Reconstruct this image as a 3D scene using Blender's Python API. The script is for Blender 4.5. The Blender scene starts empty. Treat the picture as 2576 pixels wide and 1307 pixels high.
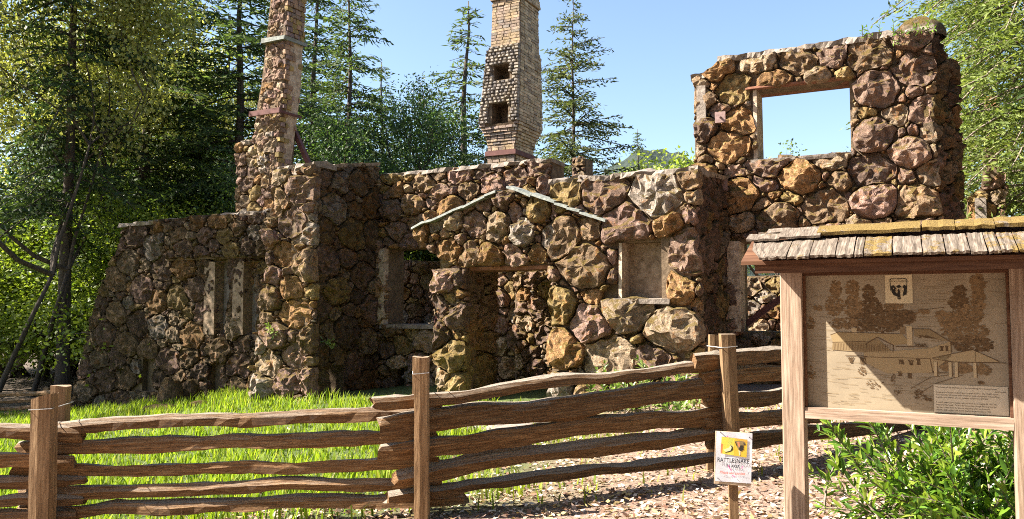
import bpy, math, random
import numpy as np
from mathutils import Vector, Matrix, noise as mn

# ------------------------------------------------------------------ camera, sky, sun
sc = bpy.context.scene
COL = sc.collection
F, CX, CY, EYE = 2049.0, 1288.0, 653.5, 1.6          # focal length in pixels of a 2576 wide view
PITCH = math.atan(117.5 / F)
cam = bpy.data.cameras.new('camera'); camo = bpy.data.objects.new('camera', cam); COL.objects.link(camo)
cam.sensor_fit = 'HORIZONTAL'; cam.sensor_width = 36; cam.lens = F / 2576 * 36
cam.clip_start = 0.05; cam.clip_end = 3000
camo.location = (0, 0, EYE); camo.rotation_euler = (math.pi / 2 + PITCH, 0, 0)
sc.camera = camo

BA = math.radians(-27.1)                               # the building (and the notice board) is turned by this
CB, SB = math.cos(BA), math.sin(BA)
def b2w(X, Y): return (CB * X - SB * Y, SB * X + CB * Y)
def w2b(x, y): return (CB * x + SB * y, -SB * x + CB * y)
lx, ly = b2w(2, 1)
SUNDIR = Vector((lx, ly, -2.0)).normalized()           # the way the light travels
SUN_EL = math.asin(-SUNDIR.z)
world = bpy.data.worlds.new('World'); sc.world = world; world.use_nodes = True
wn = world.node_tree.nodes; wl = world.node_tree.links
sky = wn.new('ShaderNodeTexSky'); sky.sky_type = 'NISHITA'; sky.sun_disc = False
sky.sun_elevation = SUN_EL
sky.sun_rotation = math.atan2(-SUNDIR.x, -SUNDIR.y)
sky.altitude = 100; sky.air_density = 1.0; sky.dust_density = 1.2; sky.ozone_density = 1.5
bg = wn['Background']; bg.inputs[1].default_value = 0.06
wl.new(sky.outputs[0], bg.inputs[0])
sun = bpy.data.lights.new('sun', 'SUN'); suno = bpy.data.objects.new('sun', sun); COL.objects.link(suno)
sun.energy = 5.0; sun.angle = math.radians(0.5); sun.color = (1.0, 0.93, 0.82)
suno.rotation_euler = SUNDIR.to_track_quat('-Z', 'Y').to_euler()
suno.location = (-20, 0, 30)
sc.view_settings.view_transform = 'Standard'; sc.view_settings.look = 'None'
sc.view_settings.exposure = 2.25; sc.view_settings.gamma = 1.0
sc.render.engine = 'CYCLES'
sc.cycles.use_denoising = False
sc.cycles.pixel_filter_type = 'BLACKMAN_HARRIS'; sc.cycles.filter_width = 1.0
sc.cycles.max_bounces = 6; sc.cycles.diffuse_bounces = 2; sc.cycles.transmission_bounces = 3; sc.cycles.transparent_max_bounces = 4

# ------------------------------------------------------------------ helpers
rng = random.Random(7); R = np.random.default_rng(11)
def ray(px, py):
    x, z = (px - CX) / F, (CY - py) / F
    return Vector((x, math.cos(PITCH) - math.sin(PITCH) * z, math.sin(PITCH) + math.cos(PITCH) * z))
def at_depth(px, py, d):                                # a point at world y = d
    r = ray(px, py); k = d / r.y
    return Vector((r.x * k, d, EYE + r.z * k))
def onY(px, py, Y):                                     # building plane Y = const -> (X, Z)
    r = ray(px, py); bx, by = w2b(r.x, r.y); k = Y / by
    return (bx * k, EYE + r.z * k)
def onX(px, py, X):                                     # building plane X = const -> (Y, Z)
    r = ray(px, py); bx, by = w2b(r.x, r.y); k = X / bx
    return (by * k, EYE + r.z * k)

CTRL = [(-3.7, 6.5, -.3), (-.7, 6.28, 0), (1.84, 7.1, .15), (4.4, 8.8, .4), (-4.2, 15, -.13), (2.5, 11.6, .24), (-10.9, 20.2, -1.0),
        (-6.4, 18.3, -.4), (0, 0, 0), (2, 4.6, .15), (-8, 11, -.62), (0, 12.5, .08), (9, 14, .6), (-18, 22, -1.1), (0, 30, .3), (12, 30, 1.0), (-14, 34, -.6)]
def gbase(x): return 0.085 * 13 * np.tanh((np.asarray(x, float) + .7) / 13)
_cp = np.array(CTRL); _S = 3.2
_K = np.exp(-((_cp[:, None, 0] - _cp[None, :, 0])**2 + (_cp[:, None, 1] - _cp[None, :, 1])**2) / (2 * _S * _S))
_W = np.linalg.solve(_K + 1e-3 * np.eye(len(_cp)), _cp[:, 2] - gbase(_cp[:, 0]))
def gz(x, y):
    x = np.asarray(x, float); y = np.asarray(y, float); z = gbase(x)
    for (cx, cy, _), w in zip(CTRL, _W): z = z + w * np.exp(-((x - cx)**2 + (y - cy)**2) / (2 * _S * _S))
    return z
def gzf(x, y): return float(gz(x, y))

def link(o, parent=None):
    COL.objects.link(o)
    if parent is not None: o.parent = parent
    return o
def tag(o, label, cat=None, group=None, kind=None):
    if label: o['label'] = label
    if cat: o['category'] = cat
    if group: o['group'] = group
    if kind: o['kind'] = kind
    return o
def thing(name, loc, label, cat, rz=0.0, group=None):
    o = bpy.data.objects.new(name, None); o.location = loc; o.rotation_euler = (0, 0, rz); o.empty_display_size = .2
    COL.objects.link(o); return tag(o, label, cat, group)
def setcol(me, cols):                                   # cols: (n,3) per vertex
    a = me.color_attributes.new('tint', 'FLOAT_COLOR', 'POINT')
    c = np.ones((len(me.vertices), 4), np.float32); c[:, :3] = cols
    a.data.foreach_set('color', c.ravel())
def mesh(name, V, Fc, mat=None, cols=None, smooth=False):
    me = bpy.data.meshes.new(name)
    if isinstance(Fc, np.ndarray):
        V = np.asarray(V, np.float32); n, k = Fc.shape
        me.vertices.add(len(V)); me.vertices.foreach_set('co', V.ravel())
        me.loops.add(n * k); me.loops.foreach_set('vertex_index', Fc.astype(np.int32).ravel())
        me.polygons.add(n); me.polygons.foreach_set('loop_start', np.arange(0, n * k, k, dtype=np.int32))
        me.update(calc_edges=True)
    else:
        me.from_pydata([tuple(v) for v in V], [], Fc); me.update()
    if cols is not None: setcol(me, cols)
    if mat: me.materials.append(mat)
    if smooth: me.polygons.foreach_set('use_smooth', np.ones(len(me.polygons), bool))
    return me
def obj(name, V, Fc, mat, parent=None, loc=(0, 0, 0), cols=None, smooth=False, rot=None):
    o = bpy.data.objects.new(name, mesh(name, V, Fc, mat, cols, smooth)); o.location = loc
    if rot is not None: o.rotation_euler = rot
    return link(o, parent)

class MB:                                               # collects shapes for ONE mesh
    def __init__(s): s.v = []; s.f = []; s.c = []
    def add(s, V, Fc, col=None):
        n = len(s.v); s.v += [tuple(p) for p in V]; s.f += [tuple(i + n for i in f) for f in Fc]
        s.c += [col or (1, 1, 1)] * len(V)
    def box(s, a, b, col=None, jit=0):
        V = [[(a, b)[i >> k & 1][k] + rng.uniform(-jit, jit) for k in range(3)] for i in range(8)]
        s.add(V, [(0, 2, 3, 1), (4, 5, 7, 6), (0, 1, 5, 4), (2, 6, 7, 3), (0, 4, 6, 2), (1, 3, 7, 5)], col)
    def hexa(s, lo, hi, col=None):                      # two quads (ccw seen from above)
        s.add(list(lo) + list(hi), [(3, 2, 1, 0), (4, 5, 6, 7)] + [(i, (i + 1) % 4, 4 + (i + 1) % 4, 4 + i) for i in range(4)], col)
    def tube(s, pts, rad, n=6, col=None, cap=True):
        pts = [Vector(p) for p in pts]; V = []; Fc = []
        for i, p in enumerate(pts):
            t = (pts[min(i + 1, len(pts) - 1)] - pts[max(i - 1, 0)]).normalized()
            a = t.orthogonal() if abs(t.z) < .9 else Vector((1, 0, 0)) - t * t.x
            a.normalize(); b = t.cross(a)
            for k in range(n):
                w = 2 * math.pi * k / n
                V.append(p + (a * math.cos(w) + b * math.sin(w)) * rad[i])
        for i in range(len(pts) - 1):
            for k in range(n):
                Fc.append((i * n + k, i * n + (k + 1) % n, (i + 1) * n + (k + 1) % n, (i + 1) * n + k))
        if cap: Fc.append(tuple(range(n - 1, -1, -1))); Fc.append(tuple((len(pts) - 1) * n + k for k in range(n)))
        s.add(V, Fc, col)
    def prism(s, poly, o, e1, e2, n, z0, z1, col=None): # 2D polygon extruded along n
        k = len(poly)
        lo = [o + e1 * p[0] + e2 * p[1] + n * z0 for p in poly]; hi = [o + e1 * p[0] + e2 * p[1] + n * z1 for p in poly]
        s.add(lo + hi, [tuple(range(k - 1, -1, -1)), tuple(range(k, 2 * k))] + [(i, (i + 1) % k, k + (i + 1) % k, k + i) for i in range(k)], col)
    def build(s, name, mat, parent=None, loc=(0, 0, 0), smooth=False, rot=None):
        return obj(name, s.v, s.f, mat, parent, loc, np.array(s.c) if s.c else None, smooth, rot)

# ------------------------------------------------------------------ materials
def newmat(name):
    m = bpy.data.materials.new(name); m.use_nodes = True
    nt = m.node_tree; return m, nt, nt.nodes['Principled BSDF']
def nd(nt, t, **kw):
    n = nt.nodes.new(t)
    for k, v in kw.items():
        if k in n.inputs: n.inputs[k].default_value = v
        else: setattr(n, k, v)
    return n
def noise_n(nt, scale, detail=4, rough=.55, vec=None, dim='3D'):
    n = nd(nt, 'ShaderNodeTexNoise'); n.inputs['Scale'].default_value = scale; n.inputs['Detail'].default_value = detail; n.inputs['Roughness'].default_value = rough
    if vec: nt.links.new(vec, n.inputs['Vector'])
    return n.outputs['Fac']
def ramp(nt, fac, stops):
    r = nd(nt, 'ShaderNodeValToRGB'); e = r.color_ramp.elements
    while len(e) < len(stops): e.new(.5)
    for el, (p, c) in zip(e, stops):
        el.position = p; el.color = (c if len(c) == 4 else (*c, 1)) if not isinstance(c, (int, float)) else (c, c, c, 1)
    nt.links.new(fac, r.inputs[0]); return r.outputs[0]
def mix(nt, fac, a, b, mode='MIX'):
    m = nd(nt, 'ShaderNodeMix'); m.data_type = 'RGBA'; m.blend_type = mode
    for s, v in ((m.inputs[0], fac), (m.inputs[6], a), (m.inputs[7], b)):
        if isinstance(v, bpy.types.NodeSocket): nt.links.new(v, s)
        elif isinstance(v, (int, float)): s.default_value = v
        else: s.default_value = (*v, 1)
    return m.outputs[2]
def mathn(nt, op, a, b=0.0):
    m = nd(nt, 'ShaderNodeMath'); m.operation = op
    for s, v in ((m.inputs[0], a), (m.inputs[1], b)):
        if isinstance(v, bpy.types.NodeSocket): nt.links.new(v, s)
        else: s.default_value = v
    return m.outputs[0]
def bump(nt, p, h, strength, dist):
    b = nd(nt, 'ShaderNodeBump'); b.inputs['Strength'].default_value = strength; b.inputs['Distance'].default_value = dist
    nt.links.new(h, b.inputs['Height']); nt.links.new(b.outputs[0], p.inputs['Normal'])
def tintn(nt):
    a = nd(nt, 'ShaderNodeAttribute'); a.attribute_name = 'tint'; return a.outputs['Color']
def geo(nt):
    g = nd(nt, 'ShaderNodeNewGeometry'); return g

def stone_mat(name, moss=.6, rust=.5, lichen=.35, scale=1.0, dark=1.0):
    m, nt, p = newmat(name); L = nt.links; g = geo(nt); pos = g.outputs['Position']
    base = tintn(nt)
    v = ramp(nt, noise_n(nt, 11 * scale, 8, .78, pos), [(.30, .22 * dark), (.52, .95 * dark), (.72, 1.75 * dark)])
    c = mix(nt, 1, base, v, 'MULTIPLY')
    c = mix(nt, ramp(nt, noise_n(nt, 5.0 * scale, 6, .75, pos), [(.60 - .08 * rust, 0), (.68 - .08 * rust, rust)]), c, (.38 * dark, .165 * dark, .05 * dark))
    c = mix(nt, ramp(nt, noise_n(nt, 16 * scale, 5, .75, pos), [(.58, 0), (.68, lichen)]), c, (.55 * dark, .48 * dark, .40 * dark))
    sx = nd(nt, 'ShaderNodeSeparateXYZ'); L.new(g.outputs['Normal'], sx.inputs[0])
    up = mathn(nt, 'ADD', mathn(nt, 'MULTIPLY', sx.outputs[2], .38), noise_n(nt, 7.5 * scale, 7, .75, pos))
    c = mix(nt, ramp(nt, up, [(.80 - .2 * moss, 0), (.87 - .2 * moss, .8)]), c, mix(nt, noise_n(nt, 34, 3, .6, pos), (.045 * dark, .040 * dark, .006), (.26 * dark, .17 * dark, .035)))
    L.new(c, p.inputs['Base Color']); p.inputs['Roughness'].default_value = .95; p.inputs['Specular IOR Level'].default_value = .15
    h = mathn(nt, 'ADD', noise_n(nt, 20 * scale, 10, .82, pos), mathn(nt, 'MULTIPLY', noise_n(nt, 60 * scale, 4, .7, pos), .5))
    bump(nt, p, h, 1.0, .11 / scale)
    return m
M = {}
M['stone'] = stone_mat('lava_stone', .6, .65, .55)
M['stone_moss_shade'] = stone_mat('mossy_lava_stone_shade', .95, .7, .4, 1.0, .55)  # mossier; shade of the return and wing faces is darkened into its colour
M['stone_small'] = stone_mat('small_lava_stone', .25, .35, .4, 1.5)

def simple(name, col, var=.5, scale=12, rough=.9, bmp=.3, dist=.01, col2=None, stretch=None, coords='Object', spec=.2):
    m, nt, p = newmat(name); tc = nd(nt, 'ShaderNodeTexCoord'); vec = tc.outputs[coords]
    if stretch:
        mp = nd(nt, 'ShaderNodeMapping'); mp.inputs['Scale'].default_value = stretch; nt.links.new(vec, mp.inputs[0]); vec = mp.outputs[0]
    n = noise_n(nt, scale, 6, .65, vec)
    c2 = col2 or tuple(min(1, x * (1 + var)) for x in col); c1 = col if col2 else tuple(x * (1 - var) for x in col)
    c = ramp(nt, n, [(.3, c1), (.7, c2)])
    nt.links.new(c, p.inputs['Base Color']); p.inputs['Roughness'].default_value = rough; p.inputs['Specular IOR Level'].default_value = spec
    if bmp: bump(nt, p, n, bmp, dist)
    return m
M['mortar'] = simple('mortar', (.07, .048, .03), scale=9, bmp=.8, dist=.03, col2=(.19, .135, .085))
M['plaster'] = simple('old_plaster', (.13, .085, .05), scale=9, bmp=.7, dist=.03, col2=(.34, .25, .17))
M['pale_plaster'] = simple('pale_plaster', (.20, .14, .095), scale=11, bmp=.7, dist=.03, col2=(.58, .47, .35))
M['coping'] = simple('cement_coping', (.10, .08, .065), scale=9, bmp=.9, dist=.03, col2=(.30, .25, .205))
M['flash'] = simple('lead_flashing', (.10, .115, .105), scale=14, bmp=.6, dist=.015, col2=(.27, .275, .24), rough=.6)
M['steel'] = simple('red_oxide_steel', (.085, .035, .03), scale=8, bmp=.2, dist=.004, col2=(.15, .065, .055), rough=.7)
M['iron'] = simple('dull_iron', (.16, .10, .09), scale=20, bmp=.2, dist=.004, col2=(.28, .19, .17), rough=.7)
M['lintel'] = simple('red_lintel', (.12, .05, .032), scale=10, bmp=.6, dist=.02, col2=(.25, .115, .07))
M['wire'] = simple('tie_wire', (.4, .38, .36), scale=40, bmp=0, rough=.4)

def wood(name, c1, c2, axis=0, scale=3, grain=26, bmp=.7, dist=.012, tinted=True, grey=0):
    m, nt, p = newmat(name); tc = nd(nt, 'ShaderNodeTexCoord'); mp = nd(nt, 'ShaderNodeMapping')
    s = [grain] * 3; s[axis] = 1.2; mp.inputs['Scale'].default_value = s
    oi = nd(nt, 'ShaderNodeObjectInfo'); cb = nd(nt, 'ShaderNodeCombineXYZ')
    for k in range(3): nt.links.new(mathn(nt, 'MULTIPLY', oi.outputs['Random'], 17.0 + 9 * k), cb.inputs[k])
    nt.links.new(tc.outputs['Object'], mp.inputs[0]); nt.links.new(cb.outputs[0], mp.inputs['Location'])
    n = noise_n(nt, scale, 7, .7, mp.outputs[0]); n2 = noise_n(nt, 1.7, 3, .5, mp.outputs[0])
    c = ramp(nt, n, [(.28, tuple(x * .35 for x in c1)), (.45, c1), (.68, c2)])
    c = mix(nt, ramp(nt, n2, [(.35, 0), (.7, .5)]), c, tuple(x * .62 for x in c1))
    if tinted: c = mix(nt, 1, c, mix(nt, 1, oi.outputs['Random'], oi.outputs['Random']) if 0 else ramp(nt, oi.outputs['Random'], [(0, .8), (1, 1.2)]), 'MULTIPLY')
    if grey:
        gg = geo(nt); sx = nd(nt, 'ShaderNodeSeparateXYZ'); nt.links.new(gg.outputs['Normal'], sx.inputs[0])
        w_ = mathn(nt, 'ADD', mathn(nt, 'MULTIPLY', sx.outputs[2], .5), mathn(nt, 'MULTIPLY', noise_n(nt, 2.0, 5, .7, mp.outputs[0]), .6))
        c = mix(nt, ramp(nt, w_, [(.50, 0), (.74, grey)]), c, (.36, .315, .26))
    nt.links.new(c, p.inputs['Base Color']); p.inputs['Roughness'].default_value = .9; p.inputs['Specular IOR Level'].default_value = .2
    bump(nt, p, n, bmp, dist); return m
M['rail'] = wood('weathered_rail_wood', (.19, .098, .042), (.40, .245, .12), 0, bmp=1.0, dist=.035, grey=.75)
M['post'] = wood('split_post_wood', (.22, .13, .065), (.38, .25, .135), 2, grain=18, grey=.3)
M['board_post'] = wood('grey_kiosk_wood', (.24, .165, .115), (.42, .32, .24), 2, grain=24, bmp=.4, dist=.006)
M['board_rail'] = wood('grey_kiosk_rail', (.30, .21, .15), (.48, .38, .30), 0, grain=24, bmp=.4, dist=.006)
M['kiosk_dark'] = wood('red_brown_kiosk_wood', (.10, .045, .024), (.17, .085, .045), 0, grain=20, bmp=.4, dist=.006)

def shingle_mat():
    m, nt, p = newmat('mossy_shingle'); tc = nd(nt, 'ShaderNodeTexCoord'); oi = nd(nt, 'ShaderNodeObjectInfo')
    mp = nd(nt, 'ShaderNodeMapping'); mp.inputs['Scale'].default_value = (60, 4, 60); nt.links.new(tc.outputs['Object'], mp.inputs[0])
    cb = nd(nt, 'ShaderNodeCombineXYZ'); nt.links.new(mathn(nt, 'MULTIPLY', oi.outputs['Random'], 40.), cb.inputs[0]); nt.links.new(cb.outputs[0], mp.inputs['Location'])
    n = noise_n(nt, 2.2, 6, .65, mp.outputs[0])
    c = ramp(nt, n, [(.28, (.04, .03, .022)), (.5, (.14, .11, .085)), (.72, (.25, .21, .17))])
    pos = geo(nt).outputs['Position']
    a = nd(nt, 'ShaderNodeAttribute'); a.attribute_name = 'tint'
    mo = mathn(nt, 'ADD', noise_n(nt, 16, 5, .7, pos), mathn(nt, 'MULTIPLY', a.outputs['Fac'], .5))
    mo = ramp(nt, mo, [(.80, 0), (.90, 1)])
    mc = ramp(nt, noise_n(nt, 120, 3, .7, pos), [(.3, (.08, .05, .012)), (.7, (.25, .17, .06))])
    c = mix(nt, mo, c, mc)
    nt.links.new(c, p.inputs['Base Color']); p.inputs['Roughness'].default_value = .95; p.inputs['Specular IOR Level'].default_value = .15
    h = mathn(nt, 'ADD', mathn(nt, 'MULTIPLY', n, .4), mathn(nt, 'MULTIPLY', mo, noise_n(nt, 140, 3, .7, pos)))
    bump(nt, p, h, .9, .008); return m
M['shingle'] = shingle_mat()

def leaf_mat(name, gain=1.0, trans=.35, rough=.5, spec=.35):
    m, nt, p = newmat(name); c = tintn(nt)
    if gain != 1: c = mix(nt, 1, c, (gain, gain, gain), 'MULTIPLY')
    nt.links.new(c, p.inputs['Base Color']); p.inputs['Roughness'].default_value = rough; p.inputs['Specular IOR Level'].default_value = spec
    t = nd(nt, 'ShaderNodeBsdfTranslucent'); nt.links.new(mix(nt, 1, c, (1.5, 1.6, .8), 'MULTIPLY'), t.inputs[0])
    ms = nd(nt, 'ShaderNodeMixShader'); ms.inputs[0].default_value = trans
    nt.links.new(p.outputs[0], ms.inputs[1]); nt.links.new(t.outputs[0], ms.inputs[2])
    nt.links.new(ms.outputs[0], nt.nodes['Material Output'].inputs[0]); return m
M['leaf'] = leaf_mat('foliage'); M['needle'] = leaf_mat('needles', trans=.35, rough=.65, spec=.2); M['grass'] = leaf_mat('grass_blades', trans=.45, rough=.6, spec=.2)
M['gloss_leaf'] = leaf_mat('glossy_leaf', trans=.3, rough=.32, spec=.5)
M['litter'] = leaf_mat('dry_leaf', trans=.1, rough=.8, spec=.2)
M['bark'] = simple('bark', (.035, .027, .022), scale=3, bmp=1., dist=.04, col2=(.12, .095, .075), stretch=(6, 6, 1))
M['bark_pale'] = simple('pale_bark', (.10, .075, .055), scale=3, bmp=.8, dist=.03, col2=(.26, .21, .17), stretch=(5, 5, 1))

def tint_mat(name, rough=.8, spec=.2, var=0, scale=40, coat=0):
    m, nt, p = newmat(name); c = tintn(nt)
    if var:
        g = geo(nt); c = mix(nt, 1, c, ramp(nt, noise_n(nt, scale, 4, .6, g.outputs['Position']), [(.25, 1 - var), (.75, 1 + var)]), 'MULTIPLY')
    nt.links.new(c, p.inputs['Base Color']); p.inputs['Roughness'].default_value = rough; p.inputs['Specular IOR Level'].default_value = spec
    p.inputs['Coat Weight'].default_value = coat; p.inputs['Coat Roughness'].default_value = .1
    return m
M['print'] = tint_mat('print_ink'); M['paper'] = tint_mat('sign_paper', .45, .4, .04, 30, .3)

def brick_mat():
    m, nt, p = newmat('chimney_brick'); g = geo(nt); pos = g.outputs['Position']; c = tintn(nt)
    c = mix(nt, 1, c, ramp(nt, noise_n(nt, 7, 5, .7, pos), [(.25, .5), (.75, 1.4)]), 'MULTIPLY')
    c = mix(nt, ramp(nt, noise_n(nt, 1.4, 4, .6, pos), [(.52, 0), (.7, .6)]), c, (.27, .19, .075))
    nt.links.new(c, p.inputs['Base Color']); p.inputs['Roughness'].default_value = .95
    bump(nt, p, noise_n(nt, 30, 6, .7, pos), .8, .02); return m
M['brick'] = brick_mat()

def ground_mat():
    m, nt, p = newmat('ground_soil'); g = geo(nt); pos = g.outputs['Position']
    litter = ramp(nt, noise_n(nt, 38, 6, .8, pos), [(.25, (.06, .035, .025)), (.48, (.25, .16, .115)), (.66, (.48, .35, .27)), (.8, (.58, .47, .37))])
    turf = ramp(nt, noise_n(nt, 18, 6, .8, pos), [(.3, (.025, .04, .006)), (.6, (.08, .115, .016)), (.8, (.15, .16, .045))])
    duff = ramp(nt, noise_n(nt, 8, 6, .7, pos), [(.3, (.03, .022, .015)), (.7, (.13, .09, .055))])
    sx = nd(nt, 'ShaderNodeSeparateXYZ'); nt.links.new(pos, sx.inputs[0])
    a = mathn(nt, 'ADD', sx.outputs[0], mathn(nt, 'MULTIPLY', noise_n(nt, .9, 4, .6, pos), 3.0))
    a = mathn(nt, 'ADD', a, mathn(nt, 'MULTIPLY', mathn(nt, 'SUBTRACT', 9.0, sx.outputs[1]), .22))
    c = mix(nt, ramp(nt, mathn(nt, 'MULTIPLY', a, .1), [(.14, 0), (.30, 1)]), turf, litter)
    front = mathn(nt, 'ADD', mathn(nt, 'MULTIPLY', mathn(nt, 'SUBTRACT', 6.6, sx.outputs[1]), .8), mathn(nt, 'MULTIPLY', noise_n(nt, 2, 3, .6, pos), .6))
    c = mix(nt, ramp(nt, front, [(.25, 0), (.75, 1)]), c, litter)
    far = ramp(nt, mathn(nt, 'MULTIPLY', sx.outputs[1], .01), [(.19, 0), (.22, 1)])
    c = mix(nt, far, c, duff)
    nt.links.new(c, p.inputs['Base Color']); p.inputs['Roughness'].default_value = .95
    bump(nt, p, noise_n(nt, 45, 6, .8, pos), 1.0, .03); return m
M['ground'] = ground_mat()
M['hill'] = simple('wooded_hill', (.018, .030, .026), scale=.35, bmp=1, dist=3, col2=(.050, .064, .048), coords='Object')

# ------------------------------------------------------------------ ground, hill
def axis(pairs):
    out = []
    for a, b, s in pairs: out += list(np.arange(a, b, s))
    return np.array(out + [pairs[-1][1]])
gx = axis([(-900, -100, 100), (-100, -30, 10), (-30, -14, 1), (-14, 9, .2), (9, 30, 1), (30, 100, 10), (100, 900, 100)])
gy = axis([(-300, -20, 40), (-20, 2, 2), (2, 20, .2), (20, 40, 1), (40, 120, 10), (120, 1500, 120)])
XX, YY = np.meshgrid(gx, gy); ZZ = gz(XX, YY)
nz = np.array([[mn.noise(Vector((x * 1.3, y * 1.3, 0))) * .035 + mn.noise(Vector((x * 5, y * 5, 3))) * .012 if (-15 < x < 10 and 0 < y < 22) else 0 for x in gx] for y in gy])
ZZ = ZZ + nz
nxg, nyg = len(gx), len(gy)
idx = np.arange(nxg * nyg).reshape(nyg, nxg)
Fg = np.stack([idx[:-1, :-1], idx[:-1, 1:], idx[1:, 1:], idx[1:, :-1]], -1).reshape(-1, 4)
g = obj('ground', np.stack([XX, YY, ZZ], -1).reshape(-1, 3), Fg, M['ground'], smooth=True); g['kind'] = 'structure'

hx = np.linspace(-200, 300, 260); hy = np.linspace(190, 400, 90)
HX, HY = np.meshgrid(hx, hy)
HZ = 51 * np.exp(-((HX - 46) / 38)**2 - ((HY - 260) / 50)**2) + 30 * np.exp(-((HX + 60) / 120)**2 - ((HY - 330) / 60)**2) + 26 * np.exp(-((HX - 170) / 70)**2 - ((HY - 340) / 60)**2)
HZ += np.array([[mn.fractal(Vector((x * .16, y * .12, 1)), 1, 2, 5) * 2.6 for x in hx] for y in hy]) - 3
ih = np.arange(HX.size).reshape(HX.shape)
h = obj('hill', np.stack([HX, HY, HZ], -1).reshape(-1, 3), np.stack([ih[:-1, :-1], ih[:-1, 1:], ih[1:, 1:], ih[1:, :-1]], -1).reshape(-1, 4), M['hill']); h['kind'] = 'structure'

# ------------------------------------------------------------------ masonry
def clip(poly, a, b, c):                                # keep a*x + b*y <= c
    out = []
    for i in range(len(poly)):
        p, q = poly[i], poly[(i + 1) % len(poly)]
        dp, dq = a * p[0] + b * p[1] - c, a * q[0] + b * q[1] - c
        if dp <= 0: out.append(p)
        if dp * dq < 0:
            t = dp / (dp - dq); out.append((p[0] + t * (q[0] - p[0]), p[1] + t * (q[1] - p[1])))
    return out
def area(p): return .5 * sum(p[i][0] * p[(i + 1) % len(p)][1] - p[(i + 1) % len(p)][0] * p[i][1] for i in range(len(p)))
def ccw(p): return p if area(p) > 0 else p[::-1]
def inside(p, poly):
    for i in range(len(poly)):
        a, b = poly[i], poly[(i + 1) % len(poly)]
        if (b[0] - a[0]) * (p[1] - a[1]) - (b[1] - a[1]) * (p[0] - a[0]) < 0: return False
    return True
def pack(poly, holes, rmin, rmax, rnd, an=1.25, tries=34):
    """seeds with radii, the big ones first; then the cells of their power diagram"""
    x0 = min(p[0] for p in poly); x1 = max(p[0] for p in poly); y0 = min(p[1] for p in poly); y1 = max(p[1] for p in poly)
    S = []; A = abs(area(poly)); r = rmax
    while r > rmin:
        for _ in range(int(tries * A / (r * r * 14)) + 2):
            rr = r * rnd.uniform(.9, 1.1); x = rnd.uniform(x0, x1); y = rnd.uniform(y0, y1)
            if not inside((x, y), poly): continue
            if any(h_[0] - .03 < x < h_[2] + .03 and h_[1] - .03 < y < h_[3] + .03 for h_ in holes): continue
            if all(((x - s[0]) / an)**2 + (y - s[1])**2 > (.76 * (rr + s[2]))**2 for s in S): S.append((x, y, rr))
        r *= .78
    cells = []
    an0 = an
    for i, s in enumerate(S):
        c = list(poly)
        near = sorted((((s[0] - t[0]) / an)**2 + (s[1] - t[1])**2, j) for j, t in enumerate(S) if j != i)[:26]
        for d2, j in near:
            t = S[j]; ax, ay = (t[0] - s[0]) / an**2, (t[1] - s[1])
            k = (t[0]**2 / an**2 + t[1]**2 - t[2]**2 - s[0]**2 / an**2 - s[1]**2 + s[2]**2) / 2
            c = clip(c, ax, ay, k)
            if len(c) < 3: break
        if len(c) < 3: continue
        for h_ in holes:
            opt = [(h_[0] - s[0], (1, 0, h_[0])), (s[0] - h_[2], (-1, 0, -h_[2])), (h_[1] - s[1], (0, 1, h_[1])), (s[1] - h_[3], (0, -1, -h_[3]))]
            if any(h_[0] < q[0] < h_[2] and h_[1] < q[1] < h_[3] for q in c) or (h_[0] < sum(q[0] for q in c) / len(c) < h_[2] and h_[1] < sum(q[1] for q in c) / len(c) < h_[3]) or True:
                bx0 = min(q[0] for q in c); bx1 = max(q[0] for q in c); by0 = min(q[1] for q in c); by1 = max(q[1] for q in c)
                if bx1 > h_[0] and bx0 < h_[2] and by1 > h_[1] and by0 < h_[3]:
                    d, hp = max(opt); c = clip(c, *hp)
            if len(c) < 3: break
        if len(c) >= 3 and abs(area(c)) > .35 * rmin * rmin: cells.append(ccw(c))
    return cells
PAL = [((.23, .15, .11), 4), ((.24, .16, .095), 3.5), ((.29, .165, .075), 2.2), ((.34, .25, .165), 2.4), ((.28, .23, .185), 1.0), ((.28, .195, .085), 1.8), ((.15, .10, .075), 1.4), ((.26, .165, .13), 1.8)]
def pick(rnd, pal=PAL):
    t = rnd.uniform(0, sum(w for _, w in pal))
    for c, w in pal:
        t -= w
        if t <= 0: break
    k = rnd.uniform(1.05, 1.8); return tuple(x * k for x in c)
def warp(x, y):
    q = Vector((x * 2.3, y * 2.3, 7.1)); v = mn.noise_vector(q); w = mn.noise_vector(q * 3.1)
    return x + v.x * .085 + w.x * .03, y + v.y * .07 + w.y * .03
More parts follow.
